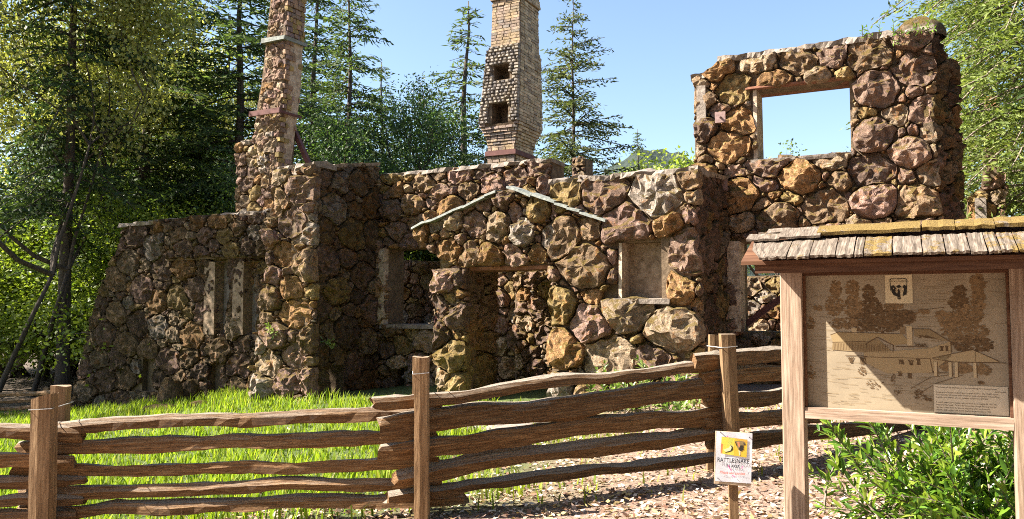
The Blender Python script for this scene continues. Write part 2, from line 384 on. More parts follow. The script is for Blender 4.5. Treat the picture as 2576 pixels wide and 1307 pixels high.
def stone_geo(cell, h, rnd, n, gap=.012, back=.12, rough=1.0):
    A = abs(area(cell)); k = len(cell); size = math.sqrt(A)
    cx = sum(p[0] for p in cell) / k; cy = sum(p[1] for p in cell) / k
    rad = []
    for i in range(n):
        w = 2 * math.pi * (i + .3) / n; dx, dy = math.cos(w), math.sin(w); best = 9
        for j in range(k):
            a, b = cell[j], cell[(j + 1) % k]; ex, ey = b[0] - a[0], b[1] - a[1]
            den = dx * ey - dy * ex
            if abs(den) < 1e-9: continue
            t = ((a[0] - cx) * ey - (a[1] - cy) * ex) / den
            if t > 1e-6: best = min(best, t)
        rad.append(max(.02, best - gap))
    sm = [min(rad[i], .12 * rad[i - 1] + .76 * rad[i] + .12 * rad[(i + 1) % n]) * rnd.uniform(.95, 1.02) for i in range(n)]
    rings = [(.98, -back), (1.0, -.01), (.99, .55 * h), (.95, .93 * h), (.84, 1.0 * h), (.67, 1.0 * h), (.48, 1.0 * h), (.27, 1.0 * h)] if n > 18 else [(.98, -back), (1.0, 0), (.95, .75 * h), (.72, h), (.38, h)] if n > 12 else [(.97, -back), (1.0, .1 * h), (.93, .8 * h), (.6, h)]
    planes = [(rnd.uniform(0, 6.28), rnd.uniform(.25, 1.5), rnd.uniform(-.08, .32)) for _ in range(9)]
    off = Vector((rnd.uniform(-99, 99), rnd.uniform(-99, 99), 0)); wx0, wy0 = warp(cx, cy)
    V = []
    def shape(x, y, z):
        if z > 0:
            zc = min(1.12, min(1 + c0 - kk * (x * math.cos(w) + y * math.sin(w)) / size for w, kk, c0 in planes))
            z = max(z * max(.2, zc), .004)
        wx, wy = warp(cx + x, cy + y); x, y = wx - wx0, wy - wy0
        q = Vector((x, y, z)); nv = mn.noise_vector((q + off) * (3.0 / size)); n2 = mn.noise_vector((q + off) * 11)
        a1 = .045 * size * rough; a2 = .065 * rough * min(1, size / .3); f = 1.0 if z > 0 else .3
        ridge = -abs(mn.noise((q * 1.0 + off) * (2.6 / size))) * .24 * size * rough if z > .3 * h else 0
        return (x + nv.x * a1 * .5 * f + n2.x * a2 * .4, y + nv.y * a1 * .5 * f + n2.y * a2 * .4, z + (nv.z * a1 + n2.z * a2 + ridge) * f)
    for fr, z in rings:
        for i in range(n):
            w = 2 * math.pi * (i + .3) / n; V.append(shape(math.cos(w) * sm[i] * fr, math.sin(w) * sm[i] * fr, z))
    V.append(shape(0, 0, h)); m = len(rings); Fc = []
    for r_ in range(m - 1):
        for i in range(n): Fc.append((r_ * n + i, r_ * n + (i + 1) % n, (r_ + 1) * n + (i + 1) % n, (r_ + 1) * n + i))
    for i in range(n): Fc.append(((m - 1) * n + i, (m - 1) * n + (i + 1) % n, m * n))
    return (wx0, wy0), V, Fc
class Masonry:
    """walls of one thing: cores, and stones on their faces, in building coordinates"""
    def __init__(s, root, base): s.root = root; s.base = Vector(base); s.core = MB(); s.cells = []
    def face(s, poly, o, e1, thick=.5, holes=(), rmin=.09, rmax=.34, h=(.03, .25), mat='stone', seed=0, grow=0, core=True, an=1.25, pal=PAL, gap=.011, stones=True, rough=1.0):
        e1 = Vector((e1[0], e1[1], 0)).normalized(); e2 = Vector((0, 0, 1)); n = e1.cross(e2); o = Vector((o[0], o[1], 0))
        poly = ccw(list(poly))
        if core:
            xs = sorted({min(p[0] for p in poly), max(p[0] for p in poly)} | {x for h_ in holes for x in (h_[0], h_[2])})
            for a, b in zip(xs, xs[1:]):
                if b - a < 1e-4: continue
                st = clip(clip(poly, -1, 0, -a), 1, 0, b)
                if len(st) < 3: continue
                iv = sorted((h_[1], h_[3]) for h_ in holes if h_[0] <= a + 1e-5 and h_[2] >= b - 1e-5); z = -99
                pieces = []
                for lo, hi in iv: pieces.append((z, lo)); z = hi
                pieces.append((z, 99))
                for lo, hi in pieces:
                    pc = clip(clip(st, 0, -1, -lo), 0, 1, hi)
                    if len(pc) >= 3 and abs(area(pc)) > 1e-4: s.core.prism(pc, o, e1, e2, n, -thick, -.075)
        if not stones: return
        rnd = random.Random(seed * 977 + 5)
        P = poly
        if grow:
            cx = sum(p[0] for p in poly) / len(poly)
            P = [(p[0] + (grow if p[0] > cx else 0), p[1]) for p in poly]
        for c in pack(P, list(holes), rmin, rmax, rnd, an):
            ar = abs(area(c))
            s.cells.append((ar, c, o, e1, e2, n, rnd.uniform(*h) * min(1.25, .5 + 1.3 * math.sqrt(ar)), mat, rnd.random(), pal, gap, rough))
    def finish(s, limit=300, stone_name='stone', core_mat='mortar', core_name='wall_core'):
        s.core.v = [tuple(Vector(v) - s.base) for v in s.core.v]
        if s.core.v: s.core.build(core_name, M[core_mat], s.root)
        s.cells.sort(key=lambda c: -c[0]); rest = {}
        for i, (ar, c, o, e1, e2, n, h, mat, sd, pal, gap, rough) in enumerate(s.cells):
            rnd = random.Random(int(sd * 1e9)); nn = 30 if ar > .05 else 16 if ar > .02 else 10
            (cx, cy), V, Fc = stone_geo(c, h, rnd, nn, gap=gap, rough=rough, back=.12 if ar > .02 else .05)
            col = pick(rnd, pal)
            W = [e1 * v[0] + e2 * v[1] + n * v[2] for v in V]; ctr = o + e1 * cx + e2 * cy - s.base
            if i < limit: obj(stone_name, W, Fc, M[mat], s.root, ctr, np.tile(col, (len(W), 1)))
            else:
                rest.setdefault(mat, MB()).add([w + ctr for w in W], Fc, col)
        for mat, mb in rest.items(): mb.build('small_stones', M[mat], s.root)['kind'] = 'stuff'
def broot(name, X, Y, label, cat, group=None):
    x, y = b2w(X, Y); z = gzf(x, y); t = thing(name, (x, y, z), label, cat, BA, group); t['kind'] = 'thing'; return t, (X, Y, z)
def polyY(Y, pts): return [onY(px, py, Y) for px, py in pts]
def holeY(Y, x0, y0, x1, y1): a = onY(x0, y1, Y); b = onY(x1, y0, Y); return (a[0], a[1], b[0], b[1])
def part_bld(mb, name, mat, ms, **k):
    mb.v = [tuple(Vector(v) - ms.base) for v in mb.v]; return mb.build(name, M[mat], ms.root, **k)
def coping(ms, pts, y0, y1, th=.03, out=.03):
    """rough cement cap along a front-facing wall top; pts = [(X, Z)...]"""
    mb = MB(); n = 0; cols = []
    P = []
    for (a, b) in zip(pts, pts[1:]):
        k = max(2, int(abs(b[0] - a[0]) / .07))
        P += [(a[0] + (b[0] - a[0]) * i / k, a[1] + (b[1] - a[1]) * i / k) for i in range(k)]
    P.append(pts[-1]); V = []; Fc = []
    for X, Z in P:
        q = lambda s_: mn.noise(Vector((X * 5.3, s_ * 7.7, Z)))
        V += [(X, y0 - out + .09 * q(1), Z - .05 + .03 * q(2)), (X, y0 - out * .8 + .09 * q(3), Z + th + .05 * q(4)), (X, y1 * .5 + y0 * .5, Z + th + .04 + .06 * q(5)), (X, y1 + .03 * q(6), Z + th), (X, y1, Z - .05)]
    for i in range(len(P) - 1):
        for k in range(5): Fc.append((i * 5 + k, (i + 1) * 5 + k, (i + 1) * 5 + (k + 1) % 5, i * 5 + (k + 1) % 5))
    Fc += [tuple(range(5)), tuple(len(V) - 5 + k for k in (4, 3, 2, 1, 0))]
    mb.add(V, Fc); return part_bld(mb, 'coping', 'coping', ms)
def bar(ms, name, a, b, r, mat='steel', w=None):
    mb = MB(); a, b = Vector(a), Vector(b); t = (b - a).normalized(); s_ = t.cross(Vector((0, 0, 1))).normalized(); u_ = s_.cross(t)
    w = w or r
    q = lambda p: [p - s_ * r - u_ * w, p + s_ * r - u_ * w, p + s_ * r + u_ * w, p - s_ * r + u_ * w]
    mb.hexa(q(a), q(b)); return part_bld(mb, name, mat, ms)

YA, YC = 11.54, 13.6
# --- entrance: two bastions, the wall behind them and the porch with its doorway
root, base = broot('ruined_entrance', -7, 12.6, 'lava stone entrance front with doorway, gable flashing and two projecting bastions', 'ruin')
ms = Masonry(root, base)
XP = onY(785, 700, YA)[0]; ZP = onY(785, 412, YA)[1]
pf = polyY(YA, [(612, 1160), (785, 1160), (785, 414), (700, 424), (690, 432), (636, 950)])
pf = [(min(p[0], XP), p[1]) for p in pf]
ms.face(pf, (0, YA), (1, 0), .5, rmin=.045, rmax=.30, seed=1, grow=.09)
yb = onX(952, 600, XP)[0]
ret = [(YA + .005, -1.2), (yb, -1.2), (yb, ZP + .28), (yb - .35, ZP + .26), (YA + .005, ZP - .02)]
hv = (onX(834, 1003, XP)[0], onX(834, 1003, XP)[1] - .3, onX(872, 922, XP)[0], onX(834, 922, XP)[1])
ms.face(ret, (XP, 0), (0, 1), .5, holes=[hv], rmin=.05, rmax=.34, seed=2, mat='stone_moss_shade', h=(.04, .10))
coping(ms, [(onY(700, 420, YA)[0], ZP - .03), (XP + .05, ZP + .0)], YA, YA + .6)
mb = MB(); mb.hexa([(XP - .55, YA + .55, ZP - .02), (XP + .02, YA + .55, ZP), (XP + .02, yb, ZP + .27), (XP - .55, yb, ZP + .25)], [(XP - .55, YA + .55, ZP + .06), (XP + .04, YA + .55, ZP + .07), (XP + .04, yb, ZP + .33), (XP - .55, yb, ZP + .33)]); part_bld(mb, 'coping', 'coping', ms)
# wall C
XB1 = onY(1386, 500, YC)[0]; ZC = 4.28
wc = [(XP - .3, -1.2), (XB1 + .0, -1.2), (XB1, ZC), (XP - .3, ZC)]
hw = holeY(YC, 972, 622, 1110, 816); hs = holeY(YC, 994, 925, 1012, 1000)
ms.face(wc, (0, YC), (1, 0), .6, holes=[hw, (hs[0], hs[1] - .3, hs[2], hs[3])], rmin=.045, rmax=.24, seed=3)
coping(ms, [(XP - .1, ZC), (XB1 + .02, ZC + .02)], YC, YC + .6)
mb = MB(); mb.box((hw[0] - .22, YC - .10, hw[1]), (hw[0], YC + .35, hw[3]), jit=.012); part_bld(mb, 'window_jamb', 'pale_plaster', ms)
mb = MB(); mb.box((hw[0] - .1, YC - .09, hw[1] - .08), (hw[2] + .1, YC + .5, hw[1] + .005), jit=.01); part_bld(mb, 'window_sill', 'coping', ms)
bar(ms, 'brace_bar', (hw[0] + .05, YC + 1.6, hw[3] - .9), (hw[0] + .62, YC + 1.0, hw[1] - .1), .05)
# porch pier and gable
XD = onY(1165, 800, YA)[0]; ydoor = 12.75; XD2 = onY(1384, 800, YA)[0]; ZL = onY(1280, 672, YA)[1]
pier = polyY(YA, [(1100, 1160), (1165, 1160), (1165, 610), (1094, 610)]); pier = [(min(p[0], XD), p[1]) for p in pier]
pier[2] = (XD, ZL); pier[3] = (pier[3][0], ZL)
pier[0] = (pier[0][0] - .05, pier[0][1])
ms.face(pier, (0, YA), (1, 0), .45, rmin=.045, rmax=.30, seed=4, grow=.08)
ms.face([(YA + .005, -1), (ydoor, -1), (ydoor, ZL), (YA + .005, ZL)], (XD, 0), (0, 1), .4, rmin=.06, rmax=.38, seed=5, h=(.03, .07))
gab = [onY(1046, 600, YA), onY(1096, 640, YA), (XD, ZL), (XD2 + .03, ZL), onY(1396, 512, YA), onY(1276, 474, YA), onY(1046, 572, YA)]
ms.face([gab[1], gab[2], gab[3], gab[4], gab[5], gab[6], gab[0]], (0, YA + .02), (1, 0), .5, rmin=.045, rmax=.27, seed=6, h=(.04, .27), an=.8)
mb = MB(); mb.box((XD - .1, YA + .53, ZL + .02), (XD2 + .1, ydoor + .3, ZL + .45), jit=.02); part_bld(mb, 'porch_slab', 'lintel', ms)
mb = MB(); mb.box((XD - .05, YA + .08, ZL - .05), (XD2 + .05, YA + .5, ZL + .015), jit=.015); part_bld(mb, 'lintel', 'lintel', ms)
ms.face([(XD, -1), (XD2 + .8, -1), (XD2 + .8, ZL), (XD, ZL)], (0, YC - .25), (1, 0), .2, rmin=.05, rmax=.16, seed=7, h=(.04, .09))
for (p, q) in (((1046, 576), (1256, 486)), ((1284, 474), (1530, 556))):
    a, b = onY(*p, YA), onY(*q, YA); mb = MB(); k = 8
    lo = []; 
    for i in range(k):
        t0, t1 = i / k, (i + 1) / k; w0, w1 = rng.uniform(-.02, .02), rng.uniform(-.02, .02)
        A_ = Vector((a[0] + (b[0] - a[0]) * t0, 0, a[1] + (b[1] - a[1]) * t0 + w0)); B_ = Vector((a[0] + (b[0] - a[0]) * t1, 0, a[1] + (b[1] - a[1]) * t1 + w1))
        mb.hexa([(A_.x, YA - .15, A_.z - .02), (B_.x + .004, YA - .15, B_.z - .02), (B_.x + .004, YA + .1, B_.z - .02), (A_.x, YA + .1, A_.z - .02)],
                [(A_.x, YA - .145, A_.z + .015), (B_.x + .004, YA - .145, B_.z + .02), (B_.x + .004, YA + .1, B_.z + .05), (A_.x, YA + .1, A_.z + .05)])
    part_bld(mb, 'flashing_strip', 'flash', ms)
# right bastion
XE = onY(1750, 700, YA)[0]; ZE = 3.56
bl = [(XD2, -1), (XE, -1), (XE, ZE), (XD2, ZE - .02)]
hb = holeY(YA, 1560, 607, 1682, 752)
ms.face(bl, (0, YA), (1, 0), .5, holes=[hb], rmin=.045, rmax=.36, seed=8, grow=.09, h=(.04, .30))
ye = onX(1836, 700, XE)[0]
ms.face([(YA + .005, -1), (ye, -1), (ye, ZE + .15), (YA + .005, ZE)], (XE, 0), (0, 1), .5, rmin=.05, rmax=.34, seed=9, mat='stone_moss_shade', h=(.04, .10))
coping(ms, [(XD2, ZE - .01), (XE + .06, ZE + .02)], YA, YA + .65)
mb = MB(); mb.hexa([(XE - .6, YA + .6, ZE), (XE + .03, YA + .6, ZE), (XE + .03, ye, ZE + .14), (XE - .6, ye, ZE + .14)], [(XE - .6, YA + .6, ZE + .07), (XE + .05, YA + .6, ZE + .07), (XE + .05, ye, ZE + .2), (XE - .6, ye, ZE + .2)]); part_bld(mb, 'coping', 'coping', ms)
mb = MB(); mb.box((hb[0] - .05, YA + .26, hb[1] - .05), (hb[2] + .05, YA + .49, hb[3] + .05)); part_bld(mb, 'plaster_panel', 'plaster', ms)
mb = MB(); mb.box((hb[0] - .06, YA - .12, hb[1] - .07), (hb[2] + .04, YA + .26, hb[1]), jit=.015); part_bld(mb, 'window_sill', 'coping', ms)
mb = MB(); mb.box((hb[0] - .01, YA - .03, hb[1]), (hb[0] + .05, YA + .26, hb[3]), jit=.01); part_bld(mb, 'window_jamb', 'pale_plaster', ms)
ms.finish(300)

# --- corner wall with the big window
root, base = broot('ruined_corner_wall', -1.6, YC + .3, 'tall lava stone corner wall with an empty rectangular window open to the sky', 'ruin')
ms = Masonry(root, base)
XL = onY(1745, 300, YC)[0]; XS = onY(1812, 200, YC)[0]; XR = onY(2348, 300, YC)[0]
ZT = onY(2345, 76, YC)[1]; ZS = onY(1745, 196, YC)[1]
hwin = (onY(1897, 300, YC)[0], onY(1897, 404, YC)[1], onY(2138, 300, YC)[0], onY(2020, 212, YC)[1])
hlow = (onY(1862, 700, YC)[0], onY(1862, 835, YC)[1], onY(2010, 700, YC)[0], onY(1862, 610, YC)[1])
tw = [(XL, -1), (XR, -1), (XR, ZT), (XS, ZT - .02), (XL, ZS)]
ms.face([(XL, -1), (XR, -1), (XR, ZT - .42), (XL, ZS)] if 0 else [(XL, -1), (XR, -1), (XR, ZT), (XS, ZT - .02), (XS - .005, ZS + .02), (XL, ZS)][:1] + [(XR, -1), (XR, ZT), (XS, ZT - .02), (XL, ZS)], (0, YC), (1, 0), .6, holes=[hwin, hlow], rmin=.045, rmax=.29, seed=21, grow=.06)
xr2, yr2 = XR + .38, YC + 1.0
L_ = math.hypot(xr2 - XR, yr2 - YC)
ms.face([(0, -1), (L_, -1), (L_, ZT - .5), (0, ZT)], (XR, YC), (xr2 - XR, yr2 - YC), .5, rmin=.05, rmax=.25, seed=22, mat='stone_moss_shade', h=(.05, .13))
coping(ms, [(XS - .04, ZT - .02), (XR + .05, ZT + .02)], YC, YC + .6, th=.05)
coping(ms, [(XL - .03, ZS - .02), (XS + .02, ZS + .06)], YC, YC + .55, th=.05)
mb = MB(); mb.box((hwin[0] - .12, YC - .04, hwin[3] - .0), (hwin[2] + .1, YC + .55, hwin[3] + .045), jit=.012); part_bld(mb, 'lintel', 'lintel', ms)
mb = MB(); mb.box((hwin[0] - .05, YC - .05, hwin[1] - .06), (hwin[2] + .05, YC + .58, hwin[1] + .01), jit=.015); part_bld(mb, 'window_sill', 'coping', ms)
mb = MB(); mb.box((hwin[0] - .02, YC + .02, hwin[1]), (hwin[0] + .04, YC + .57, hwin[3]), jit=.01); part_bld(mb, 'window_jamb', 'pale_plaster', ms)
mb = MB(); mb.box((hlow[0] - .19, YC - .12, hlow[1]), (hlow[0] + .02, YC + .3, hlow[3]), jit=.012); part_bld(mb, 'window_jamb', 'pale_plaster', ms)
a = onY(1790, 300, YC); mb = MB(); mb.box((XL + .08, YC - .09, onY(1750, 330, YC)[1]), (XL + .22, YC + .3, onY(1750, 222, YC)[1]), jit=.012); part_bld(mb, 'plaster_strip', 'coping', ms)
for px, py in ((1818, 301), (1822, 470)):
    a = onY(px, py, YC); mb = MB(); mb.box((a[0] - .085, YC - .19, a[1] - .09), (a[0] + .085, YC - .14, a[1] + .09)); pl = part_bld(mb, 'anchor_plate', 'iron', ms)
    mb = MB(); mb.tube([(a[0], YC - .24, a[1]), (a[0], YC - .15, a[1])], [.018, .018], 8); mb.v = [tuple(Vector(v) - ms.base) for v in mb.v]; mb.build('bolt', M['iron'], pl)
# rounded cement hump at the right end of the top
mb = MB(); V = []; Fc = []; NU, NV = 12, 10
hxc, hyc = XR - .16, YC + .36
for i in range(NV):
    ph = i / (NV - 1) * math.pi / 2
    for k in range(NU):
        th = 2 * math.pi * k / NU; q = 1 + .12 * mn.noise(Vector((math.cos(th) * 2, math.sin(th) * 2, ph)))
        V.append((hxc + .38 * math.cos(th) * math.cos(ph) * q, hyc + .36 * math.sin(th) * math.cos(ph) * q, ZT - .03 + .36 * math.sin(ph) * q))
for i in range(NV - 1):
    for k in range(NU): Fc.append((i * NU + k, i * NU + (k + 1) % NU, (i + 1) * NU + (k + 1) % NU, (i + 1) * NU + k))
mb.add(V, Fc, (.20, .15, .10)); part_bld(mb, 'rounded_cap', 'stone', ms, smooth=True)
bar(ms, 'brace_bar', (onY(2060, 690, YC)[0], YC + .5, onY(2060, 670, YC)[1]), (hlow[0] - .05, YC + .5, onY(1860, 822, YC)[1]), .05)
ms.finish(300)

# --- left wing
YW = 13.0
root, base = broot('ruined_wing_wall', -14.2, YW + .3, 'low mossy lava stone wing wall with sloping left end in tree shade', 'ruin')
ms = Masonry(root, base)
XW2 = onY(700, 700, YW)[0]
strips = [holeY(YW, 540, 658, 574, 842), holeY(YW, 612, 658, 648, 842), holeY(YW, 520, 915, 556, 1010), holeY(YW, 350, 905, 385, 985)]
top = polyY(YW, [(312, 566), (600, 538)])
wf = polyY(YW, [(160, 1120), (178, 1000), (232, 780), (312, 566)]) + [(XW2, top[1][1]), (XW2, -1.6)]
ms.face(wf, (0, YW), (1, 0), .7, holes=strips, rmin=.055, rmax=.32, seed=31, mat='stone_moss_shade', h=(.04, .12))
zb = onY(560, 652, YW)[1]
for i, (x0, y0, x1, y1) in enumerate(strips):
    mb = MB(); mb.box((x0 - .02, YW + .22, y0 - .02), (x1 + .02, YW + .5, y1 + .02)); part_bld(mb, 'recess_back', 'mortar' if i > 1 else 'coping', ms)
    if i > 1: continue
    mb = MB(); mb.box((x0 - .30, YW - .05, y0), (x0 + .02, YW + .22, y1), jit=.012); part_bld(mb, 'plaster_strip', 'plaster', ms)
# projecting upper course
up = [(onY(425, 652, YW)[0], zb), (XW2, zb), (XW2, top[1][1] - .02), (onY(395, 562, YW)[0], top[1][1] - .02)]
ms.face(up, (0, YW - .16), (1, 0), .2, rmin=.05, rmax=.22, seed=32, mat='stone_moss_shade', h=(.06, .15))
coping(ms, [(top[0][0], top[0][1] - .02), (XW2, top[1][1])], YW - .08, YW + .7)
ms.finish(300)

# --- tall stone chimney behind the wing
YH = 13.2
root, base = broot('stone_chimney', -12.6, YH + .3, 'tall tapering lava stone chimney with one pale plastered brick side', 'chimney')
ms = Masonry(root, base)
keys = [(-60, 686, 722, 768), (99, 671, 718, 762), (209, 658, 713, 757), (282, 645, 707, 749), (340, 640, 702, 741), (440, 632, 694, 729)]
cor = MB(); ps = MB()
prev = None
for (y_, l_, c_, r_) in keys:
    xl, z = onY(l_, y_, YH); xc, _ = onY(c_, y_, YH)
    rr = onX(r_, y_, xc)[0]; rr = max(YH + .35, min(YH + .75, rr))
    cur = (xl, xc, rr, z)
    if prev:
        a, b = prev, cur
        ms.face([(b[0], b[3]), (b[1], b[3]), (a[1], a[3]), (a[0], a[3])], (0, YH), (1, 0), .3, core=False, rmin=.05, rmax=.125, seed=int(y_) + 400, mat='stone_small', h=(.03, .09), gap=.006)
        cor.hexa([(b[0], YH, b[3]), (b[1], YH, b[3]), (b[1], b[2], b[3]), (b[0], b[2], b[3])], [(a[0], YH, a[3]), (a[1], YH, a[3]), (a[1], a[2], a[3]), (a[0], a[2], a[3])])
        ps.hexa([(b[1], YH + .14, b[3]), (b[1] + .02, YH + .14, b[3]), (b[1] + .02, b[2] - .02, b[3]), (b[1], b[2] - .02, b[3])], [(a[1], YH + .14, a[3]), (a[1] + .02, YH + .14, a[3]), (a[1] + .02, a[2] - .02, a[3]), (a[1], a[2] - .02, a[3])]) if y_ > 150 else None
        # ragged stones or bricks of the side face
        dz = a[3] - b[3]
        for k in range(int(dz / .11)):
            t = (k + .5) / (dz / .11); z = b[3] + dz * t; xc_ = b[1] + (a[1] - b[1]) * t; r2 = b[2] + (a[2] - b[2]) * t
            yy = YH + rng.uniform(-.02, .03)
            while yy < r2 - .03:
                ln = rng.uniform(.08, .2)
                dens = .95 if y_ < 120 else (.95 if yy < YH + .14 else .10)
                if rng.random() < dens:
                    mbk = MB(); mbk.box((-.04, yy, z - .05), (.03 + rng.uniform(0, .03), min(r2, yy + ln - .015), z + .045), jit=.012)
                    mbk.v = [(v[0] + xc_, v[1], v[2]) for v in mbk.v]; ps2 = globals().setdefault('_side', MB()); ps2.add(mbk.v, mbk.f, pick(rng, [((.15, .10, .085), 2), ((.20, .125, .08), 2), ((.20, .14, .05), 1.0)]))
                yy += ln
    prev = cur
part_bld(cor, 'shaft_core', 'mortar', ms); part_bld(ps, 'plaster_facing', 'pale_plaster', ms)
part_bld(_side, 'side_bricks', 'brick', ms)['kind'] = 'stuff'
# shoulder block and base
sh = polyY(YH, [(590, 720), (720, 720), (694, 430), (702, 345), (640, 345), (594, 360)])
ms.face(sh[::-1], (0, YH), (1, 0), .5, rmin=.06, rmax=.16, seed=44, mat='stone_small', h=(.03, .1), gap=.008)
zb_ = onY(700, 102, YH)[1]; xa, xb = onY(670, 102, YH)[0], onY(718, 102, YH)[0]
mb = MB(); mb.box((xa - .05, YH - .12, zb_ - .03), (xb + .08, YH + .6, zb_ + .05), jit=.015); part_bld(mb, 'flashing_strip', 'flash', ms)
for py in (282,):
    z = onY(700, py, YH)[1]; xa, xb = onY(643, py, YH)[0], onY(707, py, YH)[0]
    mb = MB(); mb.box((xa - .05, YH - .15, z - .06), (xb + .09, YH - .1, z + .05)); mb.box((xb + .06, YH - .1, z - .05), (xb + .09, YH + .55, z + .0)); part_bld(mb, 'steel_band', 'steel', ms)
a = onY(742, 345, YH + .6); b = onY(778, 402, YH + .6); bar(ms, 'brace_bar', (a[0], YH + .6, a[1] + .1), (b[0] + .2, YH + .62, b[1] - .5), .05)
ms.finish(300)

# --- brick chimney
YK = 18.0
root, base = broot('brick_chimney', -9.3, YK + .5, 'freestanding brick chimney with two square flue niches and a red steel band', 'chimney')
ms = Masonry(root, base)
kk = [(-60, 1242, 1305), (6, 1240, 1306), (7, 1234, 1312), (15, 1234, 1312), (16, 1238, 1307), (124, 1235, 1309), (127, 1228, 1311), (316, 1211, 1311), (322, 1213, 1309), (352, 1224, 1299), (372, 1226, 1294), (450, 1224, 1293)]
ck = []
for y_, l_, c_ in kk:
    xl, z = onY(l_, y_, YK); xc, _ = onY(c_, y_, YK); w = xc - xl; ck.append((z, xl, xc, YK - (w - .80) * .5, YK + 1.1 + (w - .80) * .5))
ck.sort()
def cbox(z):
    z = max(ck[0][0], min(ck[-1][0] - 1e-6, z))
    for a, b in zip(ck, ck[1:]):
        if a[0] <= z < b[0]:
            t = (z - a[0]) / (b[0] - a[0]); return [a[i] + (b[i] - a[i]) * t for i in range(1, 5)]
z_hi, z_lo = onY(1250, 126, YK)[1], onY(1250, 318, YK)[1]
niches = [holeY(YK, 1243, 259, 1284, 316), holeY(YK, 1246, 163, 1286, 206)]
core = MB()
zz = sorted({k[0] for k in ck} | {n_[1] for n_ in niches} | {n_[3] for n_ in niches})
for a, b in zip(zz, zz[1:]):
    A, B = cbox(a + 1e-4), cbox(b - 1e-4); e = .03
    nch = [n_ for n_ in niches if n_[1] <= a + 1e-4 and n_[3] >= b - 1e-4]
    def slab(xa, xb, ya, yb_):
        f = lambda Q, t: Q[0] + e + (Q[1] - e - Q[0] - e) * t
        core.hexa([(xa(A), ya(A), a), (xb(A), ya(A), a), (xb(A), yb_(A), a), (xa(A), yb_(A), a)], [(xa(B), ya(B), b), (xb(B), ya(B), b), (xb(B), yb_(B), b), (xa(B), yb_(B), b)])
    L0 = lambda Q: Q[0] + e; L1 = lambda Q: Q[1] - e; F0 = lambda Q: Q[2] + e; F1 = lambda Q: Q[3] - e
    if nch:
        n_ = nch[0]; slab(L0, lambda Q: n_[0], F0, lambda Q: YK + .4); slab(lambda Q: n_[2], L1, F0, lambda Q: YK + .4); slab(L0, L1, lambda Q: YK + .4, F1)
    else: slab(L0, L1, F0, F1)
part_bld(core, 'shaft_core', 'mortar', ms)
BP = [((.20, .145, .11), 3), ((.17, .125, .10), 2), ((.24, .175, .115), 1.5), ((.12, .10, .085), 1.2)]
SP = [((.30, .235, .155), 3), ((.25, .19, .125), 2), ((.34, .27, .18), 1.5), ((.19, .15, .11), 1)]
GP = [((.16, .138, .118), 3), ((.20, .17, .135), 2), ((.115, .10, .09), 1.5)]
nb = 0; rest = MB(); z = ck[0][0] + .02
while z < ck[-1][0] - .05:
    rock = z_lo - .02 < z < z_hi; ch = .083 if rock else .075; Q = cbox(z + ch / 2); x = Q[0]; o_ = rng.uniform(-.1, 0)
    edges = [Q[0]]
    while edges[-1] < Q[1] - .02:
        nx = edges[-1] + (rng.uniform(.10, .15) if rock else .2) + (o_ if len(edges) == 1 else 0); nx = max(nx, edges[-1] + .05)
        if Q[1] - nx < .06: nx = Q[1]
        edges.append(nx)
    for a, b in zip(edges, edges[1:]):
        if any(n_[1] - .03 < z + ch / 2 < n_[3] + .03 and b > n_[0] + .02 and a < n_[2] - .02 for n_ in niches): continue
        pr = rng.uniform(.03, .075) if rock else rng.uniform(0, .012)
        mb = MB(); g_ = .008
        x0, x1, z0, z1, yf = a + g_, b - g_, z + g_ * .6, z + ch - g_ * .6, Q[2] - pr
        f = [(x0, Q[2] + .06, z0), (x1, Q[2] + .06, z0), (x1, Q[2] + .06, z1), (x0, Q[2] + .06, z1)]
        i_ = .02 if rock else .004; jr = .01 if rock else .003
        mid = [(x0, Q[2] - .004, z0), (x1, Q[2] - .004, z0), (x1, Q[2] - .004, z1), (x0, Q[2] - .004, z1)]
        fr = [(x0 + i_ + rng.uniform(-jr, jr), yf + rng.uniform(-jr, jr), z0 + i_ * .7), (x1 - i_ + rng.uniform(-jr, jr), yf + rng.uniform(-jr, jr), z0 + i_ * .7), (x1 - i_, yf + rng.uniform(-jr, jr), z1 - i_ * .7), (x0 + i_, yf, z1 - i_ * .7)]
        V = f + mid + fr; Fc = [(8, 9, 10, 11)] + [(4 + k, 4 + (k + 1) % 4, 8 + (k + 1) % 4, 8 + k) for k in range(4)] + [(k, (k + 1) % 4, 4 + (k + 1) % 4, 4 + k) for k in range(4)]
        col = pick(rng, GP if rock else BP)
        if rock and nb < 280:
            nb += 1; c0 = Vector(V[8]); obj('brick', [Vector(v) - c0 for v in V], Fc, M['brick'], root, c0 - ms.base, np.tile(col, (12, 1)))
        else: rest.add(V, Fc, col)
    yy = Q[2]; yy += rng.uniform(.02, .1)
    while yy < Q[3] - .02:
        y2 = min(Q[3], yy + .2); pr = rng.uniform(0, .018)
        rest.box((Q[1] - .06, yy + .006, z + .006), (Q[1] + pr, y2 - .006, z + ch - .006), pick(rng, SP), .004); yy = y2
    z += ch
part_bld(rest, 'brickwork', 'brick', ms)['kind'] = 'stuff'
zb_ = onY(1260, 384, YK)[1]; Q = cbox(zb_); mb = MB(); o_ = .05
mb.box((Q[0] - o_, Q[2] - o_, zb_ - .07), (Q[1] + o_, Q[3] + o_, zb_ + .05)); part_bld(mb, 'steel_band', 'steel', ms)
for n_ in niches:
    mb = MB(); mb.box((n_[0] - .03, YK - .07, n_[1] - .05), (n_[2] + .03, YK + .3, n_[1] + .0), jit=.006); part_bld(mb, 'niche_ledge', 'plaster', ms)

